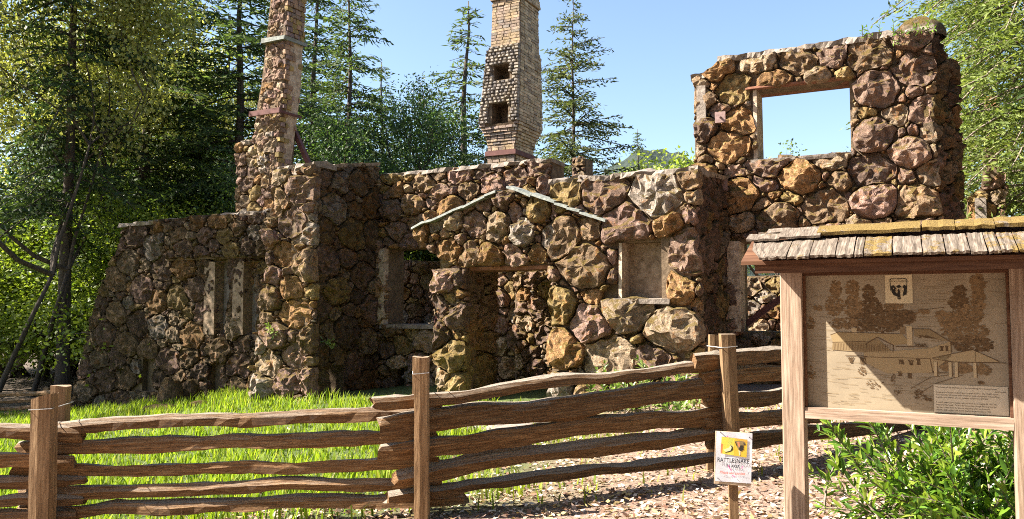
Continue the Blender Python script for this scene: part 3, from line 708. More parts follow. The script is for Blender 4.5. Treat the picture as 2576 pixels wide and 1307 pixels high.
# --- pieces of the ruin further in
def inner(name, Y, pts, label, seed, rmin=.07, rmax=.2, thick=.5, holes=(), mat='stone'):
    P = polyY(Y, pts); cx = sum(p[0] for p in P) / len(P)
    root, base = broot(name, cx, Y + .25, label, 'ruin'); m_ = Masonry(root, base)
    m_.face(P, (0, Y), (1, 0), thick, rmin=rmin, rmax=rmax, seed=seed, mat=mat, h=(.04, .12)); return m_
inner('ruined_inner_wall', 14.75, [(930, 1000), (1130, 1000), (1130, 660), (930, 650)], 'dark inner stone wall seen through the empty window left of the doorway', 51).finish()
inner('ruined_inner_wall', 16.8, [(1850, 1000), (2040, 1000), (2040, 690), (1850, 696)], 'pale inner stone wall seen through the low opening beside the notice board', 52).finish()
inner('stone_pier', 17.0, [(1436, 520), (1471, 520), (1471, 398), (1436, 396)], 'short dark stone pier showing just above the right bastion top', 53, .05, .12).finish()
inner('stone_pier', 17.5, [(1946, 470), (2000, 470), (1992, 388), (1956, 388)], 'stub of dark stone seen at the sill of the empty sky window', 54, .05, .13).finish()
m_ = inner('ruined_inner_wall', 17.0, [(2425, 700), (2540, 700), (2530, 455), (2500, 380), (2484, 380), (2470, 470), (2436, 500)], 'ragged far stone wall half hidden by feathery green tree', 55, .07, .2)
P0 = onY(2462, 565, 17.0); P1 = onY(2476, 500, 17.0); mb = MB(); mb.box((P0[0] - .05, 16.86, P0[1] - .6), (P1[0] + .02, 17.1, P1[1])); part_bld(mb, 'timber_strip', 'coping', m_); m_.finish()
inner('stone_pier', 22.0, [(2470, 560), (2516, 560), (2512, 250), (2480, 240)], 'far stone chimney stub showing through the feathery green tree', 56, .08, .18).finish()

# --- loose stones in the grass and the entrance slabs
def boulder(name, loc, sx, sy, sz, label, cat, mat='stone_moss_shade', seed=0, group=None):
    rnd = random.Random(seed); V = []; Fc = []; NU, NV = 22, 14; off = Vector((rnd.uniform(-9, 9), rnd.uniform(-9, 9), 0))
    for i in range(NV + 1):
        ph = -math.pi / 2 + math.pi * i / NV
        for k in range(NU):
            th = 2 * math.pi * k / NU; d = Vector((math.cos(th) * math.cos(ph), math.sin(th) * math.cos(ph), math.sin(ph)))
            q = 1 + .28 * mn.noise((d + off) * 1.4) + .10 * mn.noise((d + off) * 4) + .05 * mn.noise((d + off) * 9)
            V.append((d.x * sx * q, d.y * sy * q, d.z * sz * q))
    for i in range(NV):
        for k in range(NU): Fc.append((i * NU + k, i * NU + (k + 1) % NU, (i + 1) * NU + (k + 1) % NU, (i + 1) * NU + k))
    o = obj(name, V, Fc, M[mat], None, loc, np.tile(pick(rnd), (len(V), 1))); return tag(o, label, cat, group)
def on_ground(px, d): p = at_depth(px, 1000, d); return Vector((p.x, d, gzf(p.x, d)))
p = on_ground(428, 16.6); boulder('upright_stone', p + Vector((0, 0, .22)), .24, .22, .36, 'upright mossy stone standing in grass before the wing wall', 'stone', seed=3)
p = on_ground(478, 16.9); boulder('upright_stone', p + Vector((0, 0, .18)), .22, .22, .32, 'dark shaded stone beside the upright mossy stone', 'stone', seed=4)
p = on_ground(405, 15.6); boulder('flat_stone', p + Vector((0, 0, .03)), .34, .2, .09, 'flat stone lying in grass before the upright mossy stone', 'stone', seed=5)
p = on_ground(500, 15.8); boulder('flat_stone', p + Vector((0, 0, .02)), .2, .15, .07, 'small flat stone in grass near the upright mossy stone', 'stone', seed=6)
for i, (px0, px1, d, lab) in enumerate(((1140, 1392, 11.2, 'long low pale stone slab before the doorway'), (1150, 1330, 10.5, 'second stone slab lying in front of the doorway step'))):
    a, b = on_ground(px0, d), on_ground(px1, d - .5); c = (a + b) / 2; ln = (b - a).length
    V = []; Fc = []; n_ = 14
    for k in range(n_ + 1):
        x = (k / n_ - .5) * ln
        for (yy, z_) in ((-.2, -.1), (-.22, .05), (-.12, .11), (.16, .12), (.24, .05), (.22, -.1)):
            q = mn.noise_vector(Vector((x * 4, yy * 6, z_ * 6 + i * 9))); V.append((x + q.x * .02, yy + q.y * .05, z_ + q.z * .035))
    for k in range(n_):
        for j in range(6): Fc.append((k * 6 + j, (k + 1) * 6 + j, (k + 1) * 6 + (j + 1) % 6, k * 6 + (j + 1) % 6))
    Fc += [tuple(range(6)), tuple(len(V) - 6 + j for j in (5, 4, 3, 2, 1, 0))]
    o = obj('stone_slab', V, Fc, M['coping'], None, c, rot=(0, 0, math.atan2(b.y - a.y, b.x - a.x))); tag(o, lab, 'slab')
# ------------------------------------------------------------------ vegetation
def unit(a): return a / np.maximum(np.linalg.norm(a, axis=-1, keepdims=True), 1e-9)
def cards(P, A, Ln, Wd, up=None):
    n = len(P); A = unit(A); S = np.cross(A, R.normal(size=(n, 3)) if up is None else up); S = unit(S)
    Ln = np.broadcast_to(Ln, n)[:, None]; Wd = np.broadcast_to(Wd, n)[:, None]
    V = np.stack([P - A * Ln * .5, P - A * Ln * .05 + S * Wd * .5, P + A * Ln * .5, P - A * Ln * .05 - S * Wd * .5], 1).reshape(-1, 3)
    return V, np.arange(4 * n).reshape(n, 4)
def tints(n, c1, c2, k=4, pw=1.0):
    t = R.random((n, 1))**pw; c = np.array(c1) * (1 - t) + np.array(c2) * t
    c = c * R.uniform(.75, 1.25, (n, 1)); return np.repeat(c, k, 0)
class Proto: pass
PROTOS = {}
def conifer(key, H, z0, Lm, c1, c2, gap=.42, per=6, step=.2, droop=.25, tr=.2, card=(.30, .085), sub=.12, seed=1, bark='bark', taper=.85, dens=1.0):
    rd = np.random.default_rng(seed); mb = MB(); P = []; A = []
    tp = [(.12 * mn.noise(Vector((z * .2, seed, 0))) * (z / 4), .12 * mn.noise(Vector((z * .2, seed, 9))) * (z / 4), z) for z in np.linspace(-.6, H, 12)]
    mb.tube(tp, [tr * (1 - .93 * i / 11) * (1.25 if i == 0 else 1) for i in range(12)], 8)
    def tx(z): i = min(10, max(0, int((z + .6) / (H + .6) * 11))); return np.array(tp[i][:2])
    z = z0
    while z < H - .15:
        f = (H - z) / (H - z0)
        for b in range(max(3, int(per * (0.6 + .4 * f)))):
            az = rd.uniform(0, 6.283); L = max(.18, Lm * f**taper * rd.uniform(.45, 1.2)); zz = z + rd.uniform(-.35, .35)
            d = np.array([math.cos(az), math.sin(az)]); rise = rd.uniform(-.15, .45); c = tx(zz)
            ts = np.linspace(0, 1, 6); pts = [(c[0] + d[0] * L * t, c[1] + d[1] * L * t, zz + L * (rise * t - droop * 2 * t * t + droop * .6 * t**4)) for t in ts]
            mb.tube(pts, [max(.008, .035 * L / Lm * (1 - t) + .006) for t in ts], 4, cap=False)
            side = np.array([-d[1], d[0]])
            for t in np.arange(.12, 1.0, step / max(L, .3)):
                if rd.random() > dens: continue
                q = np.array([np.interp(t, ts, [p[k] for p in pts]) for k in range(3)])
                for sg in (-1, 1):
                    tl = (.40 * L * (1 - t)**.8 + .22) * rd.uniform(.6, 1.2)
                    dr = np.array([*(d * .75 + side * sg), -.25 - droop * .6 * rd.random()]); dr /= np.linalg.norm(dr)
                    m = max(2, int(tl / sub))
                    for u in range(m):
                        P.append(q + dr * tl * (u + .5) / m + rd.normal(size=3) * .035); A.append(dr + rd.normal(size=3) * .45)
        z += gap * rd.uniform(.75, 1.2) * (.55 + .45 * f)
    P = np.array(P); A = np.array(A); n = len(P)
    V, Fq = cards(P, A, R.uniform(.7, 1.25, n) * card[0], R.uniform(.7, 1.3, n) * card[1])
    p = Proto(); p.trunk = mesh(key + '_trunk', mb.v, mb.f, M[bark], smooth=True)
    p.crown = mesh(key + '_crown', V, Fq, M['needle'], tints(n, c1, c2)); p.H = H; PROTOS[key] = p; return p
def broadleaf(key, H, spread, c1, c2, nleaf=60, leaf=(.15, .085), depth=4, tr=.18, h0=.25, seed=2, bark='bark', cl=.38, flat=.8, lean=.1, mat='leaf', multi=1, wide=.32):
    rd = np.random.default_rng(seed); mb = MB(); ends = []
    def limb(p, d, L, r, lev):
        pts = [p]; q = p.copy(); dd = d.copy()
        for _ in range(4):
            dd = dd + rd.normal(size=3) * .16 + np.array([0, 0, .05]); dd /= np.linalg.norm(dd); q = q + dd * L / 4; pts.append(q.copy())
        mb.tube(pts, [r * (1 - .12 * i) for i in range(5)], 6 if lev < 2 else 4, cap=lev == 0)
        if lev >= depth - 2: ends.append((q, lev)); ends.append((pts[2], lev))
        if lev < depth:
            for k in range(2 + (rd.random() < .65)):
                nd_ = dd + rd.normal(size=3) * np.array([.75, .75, .42]) * spread; nd_ /= np.linalg.norm(nd_); limb(q, nd_, L * rd.uniform(.62, .86), r * .6, lev + 1)
    for k in range(multi):
        limb(np.array([rd.normal() * .1 * (multi > 1), rd.normal() * .1 * (multi > 1), -.3]), np.array([rd.normal() * lean, rd.normal() * lean, 1.]), 1.0, tr / 3, 0)
    Z = max(e[0][2] for e in ends); k = H / (Z + .3)
    E = np.array([e[0] for e in ends]) * k; cxy = E[:, :2].mean(0); kx = min(1.6, wide * H / np.percentile(np.hypot(E[:, 0] - cxy[0], E[:, 1] - cxy[1]), 88))
    def fit(a): a = a.copy(); t = np.clip(a[:, 2:3] / (H * .5), 0, 1); a[:, :2] = (a[:, :2] - cxy * t) * (1 + (kx - 1) * t); return a
    E = fit(E); V_ = fit(np.array(mb.v) * k)
    zs = E[:, 2]; n = len(E) * nleaf
    C = np.repeat(E, nleaf, 0); r = R.normal(size=(n, 3)); P = C + r * np.array([cl, cl, cl * flat])
    A = r * .5 + R.normal(size=(n, 3)) + np.array([0, 0, -.4])
    V, Fq = cards(P, A, R.uniform(.7, 1.3, n) * leaf[0], R.uniform(.7, 1.3, n) * leaf[1])
    ct = np.repeat(R.uniform(.75, 1.25, (len(E), 1)), nleaf * 4, 0)
    p = Proto(); p.trunk = mesh(key + '_trunk', V_, mb.f, M[bark], smooth=True)
    p.crown = mesh(key + '_crown', V, Fq, M[mat], tints(n, c1, c2) * ct); p.H = H; PROTOS[key] = p; return p
conifer('fir_dense', 15, 2.5, 3.3, (.022, .042, .018), (.11, .15, .045), seed=3, taper=.65, step=.16, card=(.25, .06))
conifer('fir_tall', 16, 4.0, 2.9, (.018, .036, .020), (.08, .115, .04), gap=.5, step=.16, seed=5, droop=.32, taper=.65, card=(.25, .06))
conifer('fir_thin', 14, 2.0, 2.5, (.03, .05, .025), (.115, .15, .055), gap=.42, per=5, step=.17, seed=8, dens=.8, taper=.75, card=(.25, .06))
conifer('pine_sparse', 11.2, 1.8, 3.0, (.025, .04, .018), (.12, .135, .045), gap=.36, per=7, step=.18, seed=13, droop=.10, dens=.95, tr=.13, card=(.17, .05), sub=.085, taper=.6)
conifer('feather', 13, .6, 3.6, (.075, .11, .025), (.20, .235, .065), gap=.30, per=8, step=.13, sub=.075, seed=17, droop=.42, card=(.13, .034), bark='bark_pale', taper=.45)
broadleaf('madrone', 10.5, 1.0, (.022, .05, .018), (.085, .14, .040), nleaf=100, leaf=(.12, .065), seed=4, multi=2)
broadleaf('bay', 11.5, .75, (.022, .045, .016), (.08, .125, .032), nleaf=90, leaf=(.12, .065), seed=9, multi=2)
broadleaf('yellow_oak', 12, .95, (.19, .20, .05), (.34, .33, .11), nleaf=120, leaf=(.10, .07), seed=12, cl=.34, tr=.06, lean=.02)
broadleaf('thicket', 5.2, 1.15, (.075, .12, .014), (.24, .29, .04), nleaf=95, leaf=(.10, .06), seed=21, multi=4, depth=3, cl=.42, lean=.4, wide=.42)
broadleaf('bright_bush', 8.5, 1.1, (.12, .17, .02), (.24, .28, .045), nleaf=50, leaf=(.2, .12), seed=31, multi=3, depth=4, cl=.5, lean=.3, wide=.42)
broadleaf('sapling', 7.5, .8, (.08, .12, .03), (.20, .26, .07), nleaf=16, leaf=(.13, .08), seed=23, depth=3, cl=.25, tr=.1, wide=.16)
def tree(name, key, x, y, H, label, group, sxy=1.0, rz=None, cat='tree'):
    p = PROTOS[key]; s = H / p.H
    t = thing(name, (x, y, gzf(x, y) - .05), label, cat, rng.uniform(0, 6.28) if rz is None else rz, group); t.scale = (s * sxy, s * sxy, s)
    link(bpy.data.objects.new('trunk', p.trunk), t); link(bpy.data.objects.new('crown', p.crown), t); return t
def atpx(px, d): return ((px - CX) / F * d, d)
def H_at(y, d): return (771 - y) / F * d + EYE
def plant_trees(rows, group=None):
    for (name, key, px, d, H, lab, sxy) in rows:
        x, y = atpx(px, d); tree(name, key, x, y, H - gzf(x, y), lab, group, sxy)
plant_trees([
    ('fir_tree', 'fir_tall', 165, 22.5, 18, 'tall dark fir with bare lower trunk left of the wing wall', .85),
    ('oak_tree', 'yellow_oak', -20, 20.8, 14.2, 'oak with sparse yellow green spring leaves beside the tall dark fir', 1.0),
    ('oak_tree', 'yellow_oak', 70, 22.4, 14.8, 'second yellow green oak behind the first beside the tall dark fir', .9),
    ('oak_tree', 'yellow_oak', 250, 31, 14, 'tall yellow green oak between the two dark firs left of the stone chimney', 1.2),
    ('oak_tree', 'yellow_oak', 440, 33, 12.0, 'sunlit yellow green oak glowing between dark firs behind the wing wall', .9),
    ('fir_tree', 'fir_dense', 350, 27, 17, 'dense dark fir rising behind the left end of the wing wall', 1.2),
    ('fir_tree', 'fir_dense', 590, 27, 16, 'feathery fir directly left of the stone chimney', 1.15),
    ('fir_tree', 'fir_dense', 875, 30, 15.0, 'dark fir between the stone chimney and the brick chimney', .95),
    ('fir_tree', 'fir_thin', 1165, 36, H_at(-15, 36), 'slender open fir just left of the brick chimney', 1.5),
    ('madrone_tree', 'madrone', 1010, 27, H_at(165, 27), 'rounded dark green madrone left of the brick chimney', 1.05),
    ('madrone_tree', 'madrone', 800, 25, H_at(190, 25), 'leafy madrone just right of the stone chimney', .95),
    ('bay_tree', 'bay', 1095, 31, H_at(70, 31), 'bushy bay tree with light tips in front of the slender fir', .95),
    ('pine_tree', 'pine_sparse', 1443, 26, H_at(-25, 26), 'sparse pine with see-through branches right of the brick chimney', .95),
    ('fir_tree', 'fir_thin', 1608, 46, H_at(318, 46), 'small pointed far fir above the right bastion', 1.1),
    ('fir_tree', 'fir_thin', 1520, 40, H_at(400, 40), 'low dark fir between the sparse pine and the small pointed fir', 1.3),
    ('bay_tree', 'bright_bush', 1690, 46, H_at(372, 46), 'bright green bush below the far hill', 1.0),
    ('sapling_tree', 'sapling', 1932, 24, H_at(290, 24), 'thin sapling seen through the empty sky window', .9),
    ('bay_tree', 'bay', 2120, 33, H_at(300, 33), 'leafy treetop in the right corner of the empty sky window', 1.1),
    ('bay_tree', 'bay', 2020, 40, H_at(360, 40), 'low leafy treetop along the sill of the empty sky window', .9),
    ('feathery_tree', 'feather', 2640, 15.5, 13.5, 'light green feathery conifer beside the corner wall', 1.15),
    ('feathery_tree', 'feather', 2500, 26, 14.5, 'second light green conifer behind the corner wall', 1.05),
])
fl = 'dark fir in the wood behind the ruin'
plant_trees([('fir_tree', k, px, d, H, fl, s) for k, px, d, H, s in (('fir_dense', 235, 36, 20, 1.0), ('fir_tall', 470, 41, 20, 1.2), ('fir_dense', 690, 37, 18, 1.1), ('fir_tall', 780, 33, 17.5, 1.1),
             ('fir_thin', 960, 44, 15, 1.2), ('fir_thin', 100, 47, 20, 1.2), ('fir_thin', 560, 50, 20, 1.3), ('fir_thin', 1330, 50, 11.5, 1.3), ('fir_thin', 1245, 54, 13, 1.3))], 'firs in the wood behind the ruin')
bl_ = 'broadleaf tree in the wood behind the ruin'
plant_trees([('bay_tree', k, px, d, H, bl_, s) for k, px, d, H, s in (('bay', 250, 30, 9, 1.1), ('madrone', 520, 31, 9, 1.1), ('bay', 650, 32, 10, 1.0), ('madrone', 930, 34, 10.5, 1.1), ('bay', 1180, 29, 7.5, 1.0), ('madrone', 1060, 40, 10, 1.1), ('bay', 880, 40, 11, 1.1), ('madrone', 1390, 38, 7.5, 1.1), ('madrone', 30, 30, 8, 1.1), ('bay', 420, 38, 11, 1.1), ('madrone', 180, 42, 12, 1.2))], 'broadleaf trees behind the ruin')
tl = 'sunlit yellow green thicket under the trees'
plant_trees([('thicket_bush', 'thicket', px, d, H, tl, s) for px, d, H, s in ((10, 30, 5.0, 1.2), (230, 30, 4.6, 1.1), (310, 27, 5.0, 1.1), (390, 27, 5.6, 1.2), (480, 25, 5.4, 1.1), (560, 28, 6.4, 1.2), (120, 29, 6.0, 1.4), (-40, 26, 4.5, 1.3), (660, 27, 6, 1.1), (760, 29, 6.5, 1.1), (860, 27, 5.8, 1.1), (260, 32, 7, 1.3), (990, 28, 5.6, 1.2), (1180, 33, 6.5, 1.3), (1330, 34, 6.4, 1.4), (1480, 36, 6.2, 1.3), (1560, 36, 5.6, 1.2))], 'thickets under the trees')
for x, y, H, lab in ((-19.5, 19.6, 13.4, 'dense fir standing left of the two yellow green oaks'), (-20.0, 22.0, 13.8, 'dense fir behind the first one left of the two oaks')):
    tree('fir_tree', 'fir_dense', x, y, H - gzf(x, y), lab, None, 1.0)
for x, y, H in ((-12, -5, 18), (-8, -6.5, 17), (-4, -8, 18), (0, -8.5, 17), (4, -8, 18), (8, -6, 17), (11, -2, 18), (12.5, 3, 17), (13.5, 8, 17), (12.5, 12, 17), (15, 16, 18), (-6, -13, 20), (2, -14, 20), (9, -12, 20)):  # firs added out of view to cut sky light on the wall faces
    tree('fir_tree', 'fir_dense', x, y, H, 'unseen tall fir added to block sky light', 'unseen firs added against sky light', 1.15)

# grass: uncountable blades on the slope behind the fence
def wood_noise(x, y, s, k): return np.array([mn.noise(Vector((a * s, b * s, k))) for a, b in zip(x, y)])
N = 150000
x = R.uniform(-13, 3.6, N); y = R.uniform(5.6, 19.5, N)
Yb = -SB * x + CB * y; Xb = CB * x + SB * y
keep = (Yb < 12.9) & ~((Yb > 11.35) & (Xb > -11.0)) & (y > 6.15 + .06 * x * 0)
nz_ = wood_noise(x, y, .8, 0); nz2 = wood_noise(x, y, 3.0, 4)
lim = 1.0 - .25 * (9 - y) + 1.6 * nz_
dn = np.clip((lim - x) / 2.6, .035, 1) * np.where(y < 6.7, .25, 1); near = np.clip(9.5 / y, .35, 1)
keep &= R.random(N) < dn * near * np.clip(.75 + nz2, .25, 1)
x, y, nz_, nz2 = x[keep], y[keep], nz_[keep], nz2[keep]; n = len(x); z = gz(x, y)
hgt = R.uniform(.06, .17, n) * np.clip(1 + .9 * nz2 + .4 * nz_, .4, 1.9) * np.where(x > -.2, .75, 1.0)
hgt = np.where((Yb[keep] > 10.6) & (x < -2.5), hgt * 1.15, hgt)
wd = R.uniform(.006, .013, n); az = R.uniform(0, 6.283, n); ben = R.uniform(.1, .7, n) * hgt
dx, dy = np.cos(az), np.sin(az); px_, py_ = -dy * wd, dx * wd
B = np.stack([x, y, z - .01], 1); S_ = np.stack([px_, py_, 0 * px_], 1); D1 = np.stack([dx * ben * .3, dy * ben * .3, hgt * .6], 1); D2 = np.stack([dx * ben, dy * ben, hgt], 1)
V = np.stack([B - S_, B + S_, B + D1 + S_ * .75, B + D1 - S_ * .75, B + D2], 1).reshape(-1, 3)
i5 = np.arange(n)[:, None] * 5
Ft = np.concatenate([i5 + np.array([[0, 1, 2]]), i5 + np.array([[0, 2, 3]]), i5 + np.array([[3, 2, 4]])], 0)
dry = np.clip((x + 1.2) / 4.5, 0, .8)[:, None] * R.random((n, 1)) + (R.random((n, 1)) < .06) * .7
c = np.array([.14, .235, .022]) * (1 - R.random((n, 1))) + 0; t = R.random((n, 1)); c = np.array([.09, .155, .012]) * (1 - t) + np.array([.25, .30, .03]) * t
c = c * (1 - dry) + np.array([.28, .24, .085]) * dry; c *= R.uniform(.8, 1.2, (n, 1))
tag(obj('grass', V, Ft, M['grass'], cols=np.repeat(c, 5, 0)), 'bright green spring grass between the fence and the ruin', 'grass', kind='stuff')

# dry leaves and wood chips
N = 60000
x = R.uniform(-3.5, 6.5, N); y = 3.2 + 10.5 * R.random(N)**1.5
Yb = -SB * x + CB * y; Xb = CB * x + SB * y
lim = .6 - .25 * (9 - y); dn = np.where(y < 6.9, 1.0, np.clip((x - lim + 2.0) / 3, .05, .8)) * np.clip(7.5 / y, .3, 1)
keep = (R.random(N) < dn) & ~((Yb > 11.35) & (Xb > -7.2)) & (Yb < 13.3); x, y = x[keep], y[keep]; n = len(x)
a = R.uniform(0, 6.283, n); P = np.stack([x, y, gz(x, y) + R.uniform(.004, .04, n)], 1); A = np.stack([np.cos(a), np.sin(a), R.normal(size=n) * .35], 1)
V, Fq = cards(P, A, R.uniform(.025, .085, n), R.uniform(.012, .04, n), up=np.stack([R.normal(size=n) * .45, R.normal(size=n) * .45, np.ones(n)], 1))
pal = np.array([(.42, .29, .22), (.54, .42, .33), (.27, .165, .11), (.62, .52, .42), (.17, .09, .06), (.46, .34, .15), (.10, .06, .04)]); c = pal[R.integers(0, len(pal), n)] * R.uniform(.8, 1.1, (n, 1))
tag(obj('leaf_litter', V, Fq, M['litter'], cols=np.repeat(c, 4, 0)), 'pale dry leaves and wood chips strewn over the ground', 'leaf litter', kind='stuff')

# leaves of the shrubs: a folded blade along x, length 1
def leaf_mesh(name, w, col, mat='gloss_leaf', fold=.18, curl=.18):
    xs = [0, .25, .55, .82, 1.0]; ws = [.04, .8, 1.0, .6, 0.0]; V = []; Fc = []
    for x_, q in zip(xs, ws): zc = -curl * (x_ - .3)**2; V += [(x_, -w * q * .5, zc + fold * w * q), (x_, 0, zc), (x_, w * q * .5, zc + fold * w * q)]
    for i in range(4):
        for k in range(2): Fc.append((i * 3 + k, (i + 1) * 3 + k, (i + 1) * 3 + k + 1, i * 3 + k + 1))
    return mesh(name, V, Fc, M[mat], np.tile(col, (len(V), 1)), smooth=True)
def shrub(root, stems, leaf_len, meshes, limit, along=.055, start=.2, pairs=2, droop=.0, stem_mat='bark_pale', rest_mat='gloss_leaf', spread=.8):
    """stems: list of (base, dir, length) in root space; the leaves nearest the camera become leaf objects, the others one mesh"""
    mb = MB(); Lv = []; rd = random.Random(len(stems) * 7)
    def stem(p, d, L, r):
        d = Vector(d).normalized(); pts = [Vector(p)]; n_ = 7
        for i in range(n_):
            d = (d + Vector((rd.gauss(0, .09), rd.gauss(0, .09), rd.gauss(0, .07) - droop * .06))).normalized(); pts.append(pts[-1] + d * L / n_)
        mb.tube(pts, [r * (1 - .8 * i / n_) for i in range(n_ + 1)], 5, cap=False)
        t = start; w = rd.uniform(0, 6)
        while t < 1.0:
            i = min(n_ - 1, int(t * n_)); q = pts[i].lerp(pts[i + 1], t * n_ - i); dd = (pts[i + 1] - pts[i]).normalized(); a = dd.orthogonal().normalized()
            for k in range(pairs):
                w += 2.4 + rd.uniform(-.3, .3); a2 = Matrix.Rotation(w, 3, dd) @ a
                Lv.append((q.copy(), (dd * (.45 + .6 * t) + a2 * spread).normalized(), leaf_len * rd.uniform(.65, 1.15) * (1.0 if t < .85 else .75)))
            t += along / L * rd.uniform(.7, 1.3)
        return pts
    for p, d, L in stems: stem(p, d, L, .006 + .006 * L)
    mb.build('stems', M[stem_mat], root)
    Mw = root.matrix_basis
    Lv.sort(key=lambda l: ((Mw @ l[0]) - Vector((0, 0, EYE))).length)
    restV, restF, restC = [], [], []
    for j, (q, d, L) in enumerate(Lv):
        s_ = d.cross(Vector((0, 0, 1)));
        if s_.length < .05: s_ = Vector((1, 0, 0))
        s_.normalize(); u_ = s_.cross(d)
        rot = Matrix((d, -s_, u_)).transposed() @ Matrix.Rotation(rd.gauss(0, .5), 3, 'X')
        me = meshes[rd.randrange(len(meshes))]
        if j % max(1, len(Lv) // (limit + 1)) == 0 and limit > 0:
            o = bpy.data.objects.new('leaf', me); o.matrix_basis = Matrix.Translation(q) @ rot.to_4x4() @ Matrix.Scale(L, 4); link(o, root)
        else:
            b_ = len(restV); restV += [tuple(q + rot @ (v.co * L)) for v in me.vertices]; restF += [tuple(i + b_ for i in p_.vertices) for p_ in me.polygons]
            restC += [tuple(me.color_attributes['tint'].data[0].color[:3])] * len(me.vertices)
    if restV: obj('small_leaves', restV, restF, M[rest_mat], root, cols=np.array(restC), smooth=True)['kind'] = 'stuff'
LM = [leaf_mesh('shrub_leaf', .26, c) for c in ((.09, .175, .016), (.14, .235, .022), (.05, .11, .014), (.21, .27, .036))]
YM = [leaf_mesh('young_leaf', .36, c) for c in ((.14, .21, .04), (.20, .26, .07), (.09, .155, .025))]
# shrub behind the notice board
bp = Vector((3.12, 5.35, gzf(3.12, 5.35) - .02)); rt = thing('leafy_shrub', bp, 'dense glossy green shrub growing under the notice board', 'shrub')
stems = []; rd = random.Random(5)
for i in range(190):
    a = rd.uniform(0, 6.283); el = rd.uniform(.05, 1.25); L = rd.uniform(.45, .95) * (1.0 if el > .4 else .9)
    stems.append((Vector((rd.gauss(0, .28), rd.gauss(0, .2), 0)), Vector((math.cos(a) * math.cos(el), math.sin(a) * math.cos(el) * .8, math.sin(el))), L))
for i in range(9): stems.append((Vector((-.05 + rd.gauss(0, .15), rd.gauss(-.1, .15), 0)), Vector((-1, rd.uniform(-.5, .4), rd.uniform(.1, .8))), rd.uniform(.6, .95)))
shrub(rt, stems, .115, LM, 290, along=.034, pairs=2, droop=.7)
# young shrubs before the right bastion
for i, (px, d, n_, hh, lab) in enumerate(((1515, 11.3, 5, .75, 'young pale leaved shrub at the left foot of the right bastion'), (1590, 11.0, 6, .55, 'low young shrub between two taller ones before the right bastion'), (1655, 10.7, 6, .85, 'taller young shrub before the right bastion under its plaster window'), (1700, 10.2, 4, .5, 'small leafy sprig beside the third fence post'))):
    p = on_ground(px, d); rt = thing('young_shrub', p, lab, 'shrub'); st = []
    for k in range(n_ + 4):
        a = rd.uniform(0, 6.283); el = rd.uniform(.6, 1.5); st.append((Vector((rd.gauss(0, .1), rd.gauss(0, .08), 0)), Vector((math.cos(a) * math.cos(el), math.sin(a) * math.cos(el), math.sin(el))), hh * rd.uniform(.6, 1.1)))
    shrub(rt, st, .12, YM, 60, along=.05, pairs=2, start=.15)
# ferns and ivy on the walls
def wall_plant(name, X, Y, Z, n_, L, label, w=.25, normal=(0, -1), meshes=YM):
    x, y = b2w(X, Y); rt = thing(name, (x, y, Z), label, 'plant', BA); st = []
    for k in range(n_):
        st.append((Vector((rd.uniform(-w, w), 0, rd.gauss(0, .03))), Vector((rd.gauss(0, .6) + normal[0] * .6, normal[1] * .7, rd.gauss(.3, .4))), L * rd.uniform(.6, 1.2)))
    shrub(rt, st, .09, meshes, 12, along=.05, pairs=2, start=.25)
XZ = onY(700, 838, YA); wall_plant('wall_fern', XZ[0], YA - .1, XZ[1], 5, .26, 'pale green fern on the lit face of the left bastion', .05)
q = onX(812, 870, XP); wall_plant('wall_fern', XP + .1, q[0], q[1], 5, .24, 'small fern on the shaded side of the left bastion', .03, (1, -.4))
XZ = onY(2225, 100, YC); wall_plant('ivy_vine', XZ[0], YC - .1, XZ[1], 10, .2, 'green ivy along the top of the corner wall', .35, meshes=LM[:2])
XZ = onY(2315, 82, YC); wall_plant('ivy_vine', XZ[0], YC - .12, XZ[1], 7, .2, 'small ivy clump below the rounded cap of the corner wall', .12, meshes=LM[:2])
# ------------------------------------------------------------------ split rail fence
PD = [(-260, 6.35), (112, 6.45), (1060, 6.30), (1826, 7.08), (2500, 8.9)]           # pixel column and distance of the posts
def fdepth(px, sec): (a, da), (b, db) = PD[sec], PD[sec + 1]; return da + (db - da) * (px - a) / (b - a)
def rail_geo(L, th, dp, seed):
    n = max(10, int(L / .09)); V = []; Fc = []; rnd = random.Random(seed)
    sec = [(-.5, -.42), (-.15, -.52), (.3, -.48), (.52, -.2), (.46, .3), (.12, .5), (-.3, .46), (-.52, .12)]
    sec = [(a * rnd.uniform(.8, 1.15), b * rnd.uniform(.8, 1.15)) for a, b in sec]; m = len(sec); o = rnd.uniform(0, 99)
    for i in range(n + 1):
        x = (i / n - .5) * L; sw = mn.noise(Vector((x * .9 + o, 1, 0))) * .045 + mn.noise(Vector((x * 2.7 + o, 5, 0))) * .016; sy = mn.noise(Vector((x * .8 + o, 2, 0))) * .03
        k = 1 + .22 * mn.noise(Vector((x * 1.6 + o, 3, 0))); end = 1 if 0 < i < n else .9
        for j, (a, b) in enumerate(sec):
            q = mn.noise(Vector((x * 3.2 + o, j * 7.3, 0))) * .014 + mn.noise(Vector((x * 13 + o, j * 3.3, 4))) * .008
            V.append((x + (rnd.uniform(-.03, .03) if i in (0, n) else 0), (a * dp + q) * end + sy, (b * th * k + q) * end + sw))
    for i in range(n):
        for j in range(m): Fc.append((i * m + j, (i + 1) * m + j, (i + 1) * m + (j + 1) % m, i * m + (j + 1) % m)[::-1])
    Fc += [tuple(range(m)), tuple(n * m + j for j in range(m - 1, -1, -1))]
    return V, Fc
fx, fy = atpx(1060, 6.30)
FB = Vector((fx, fy, gzf(fx, fy))); froot = thing('split_rail_fence', FB, 'weathered split rail fence with stacked rails running before the ruin', 'fence')
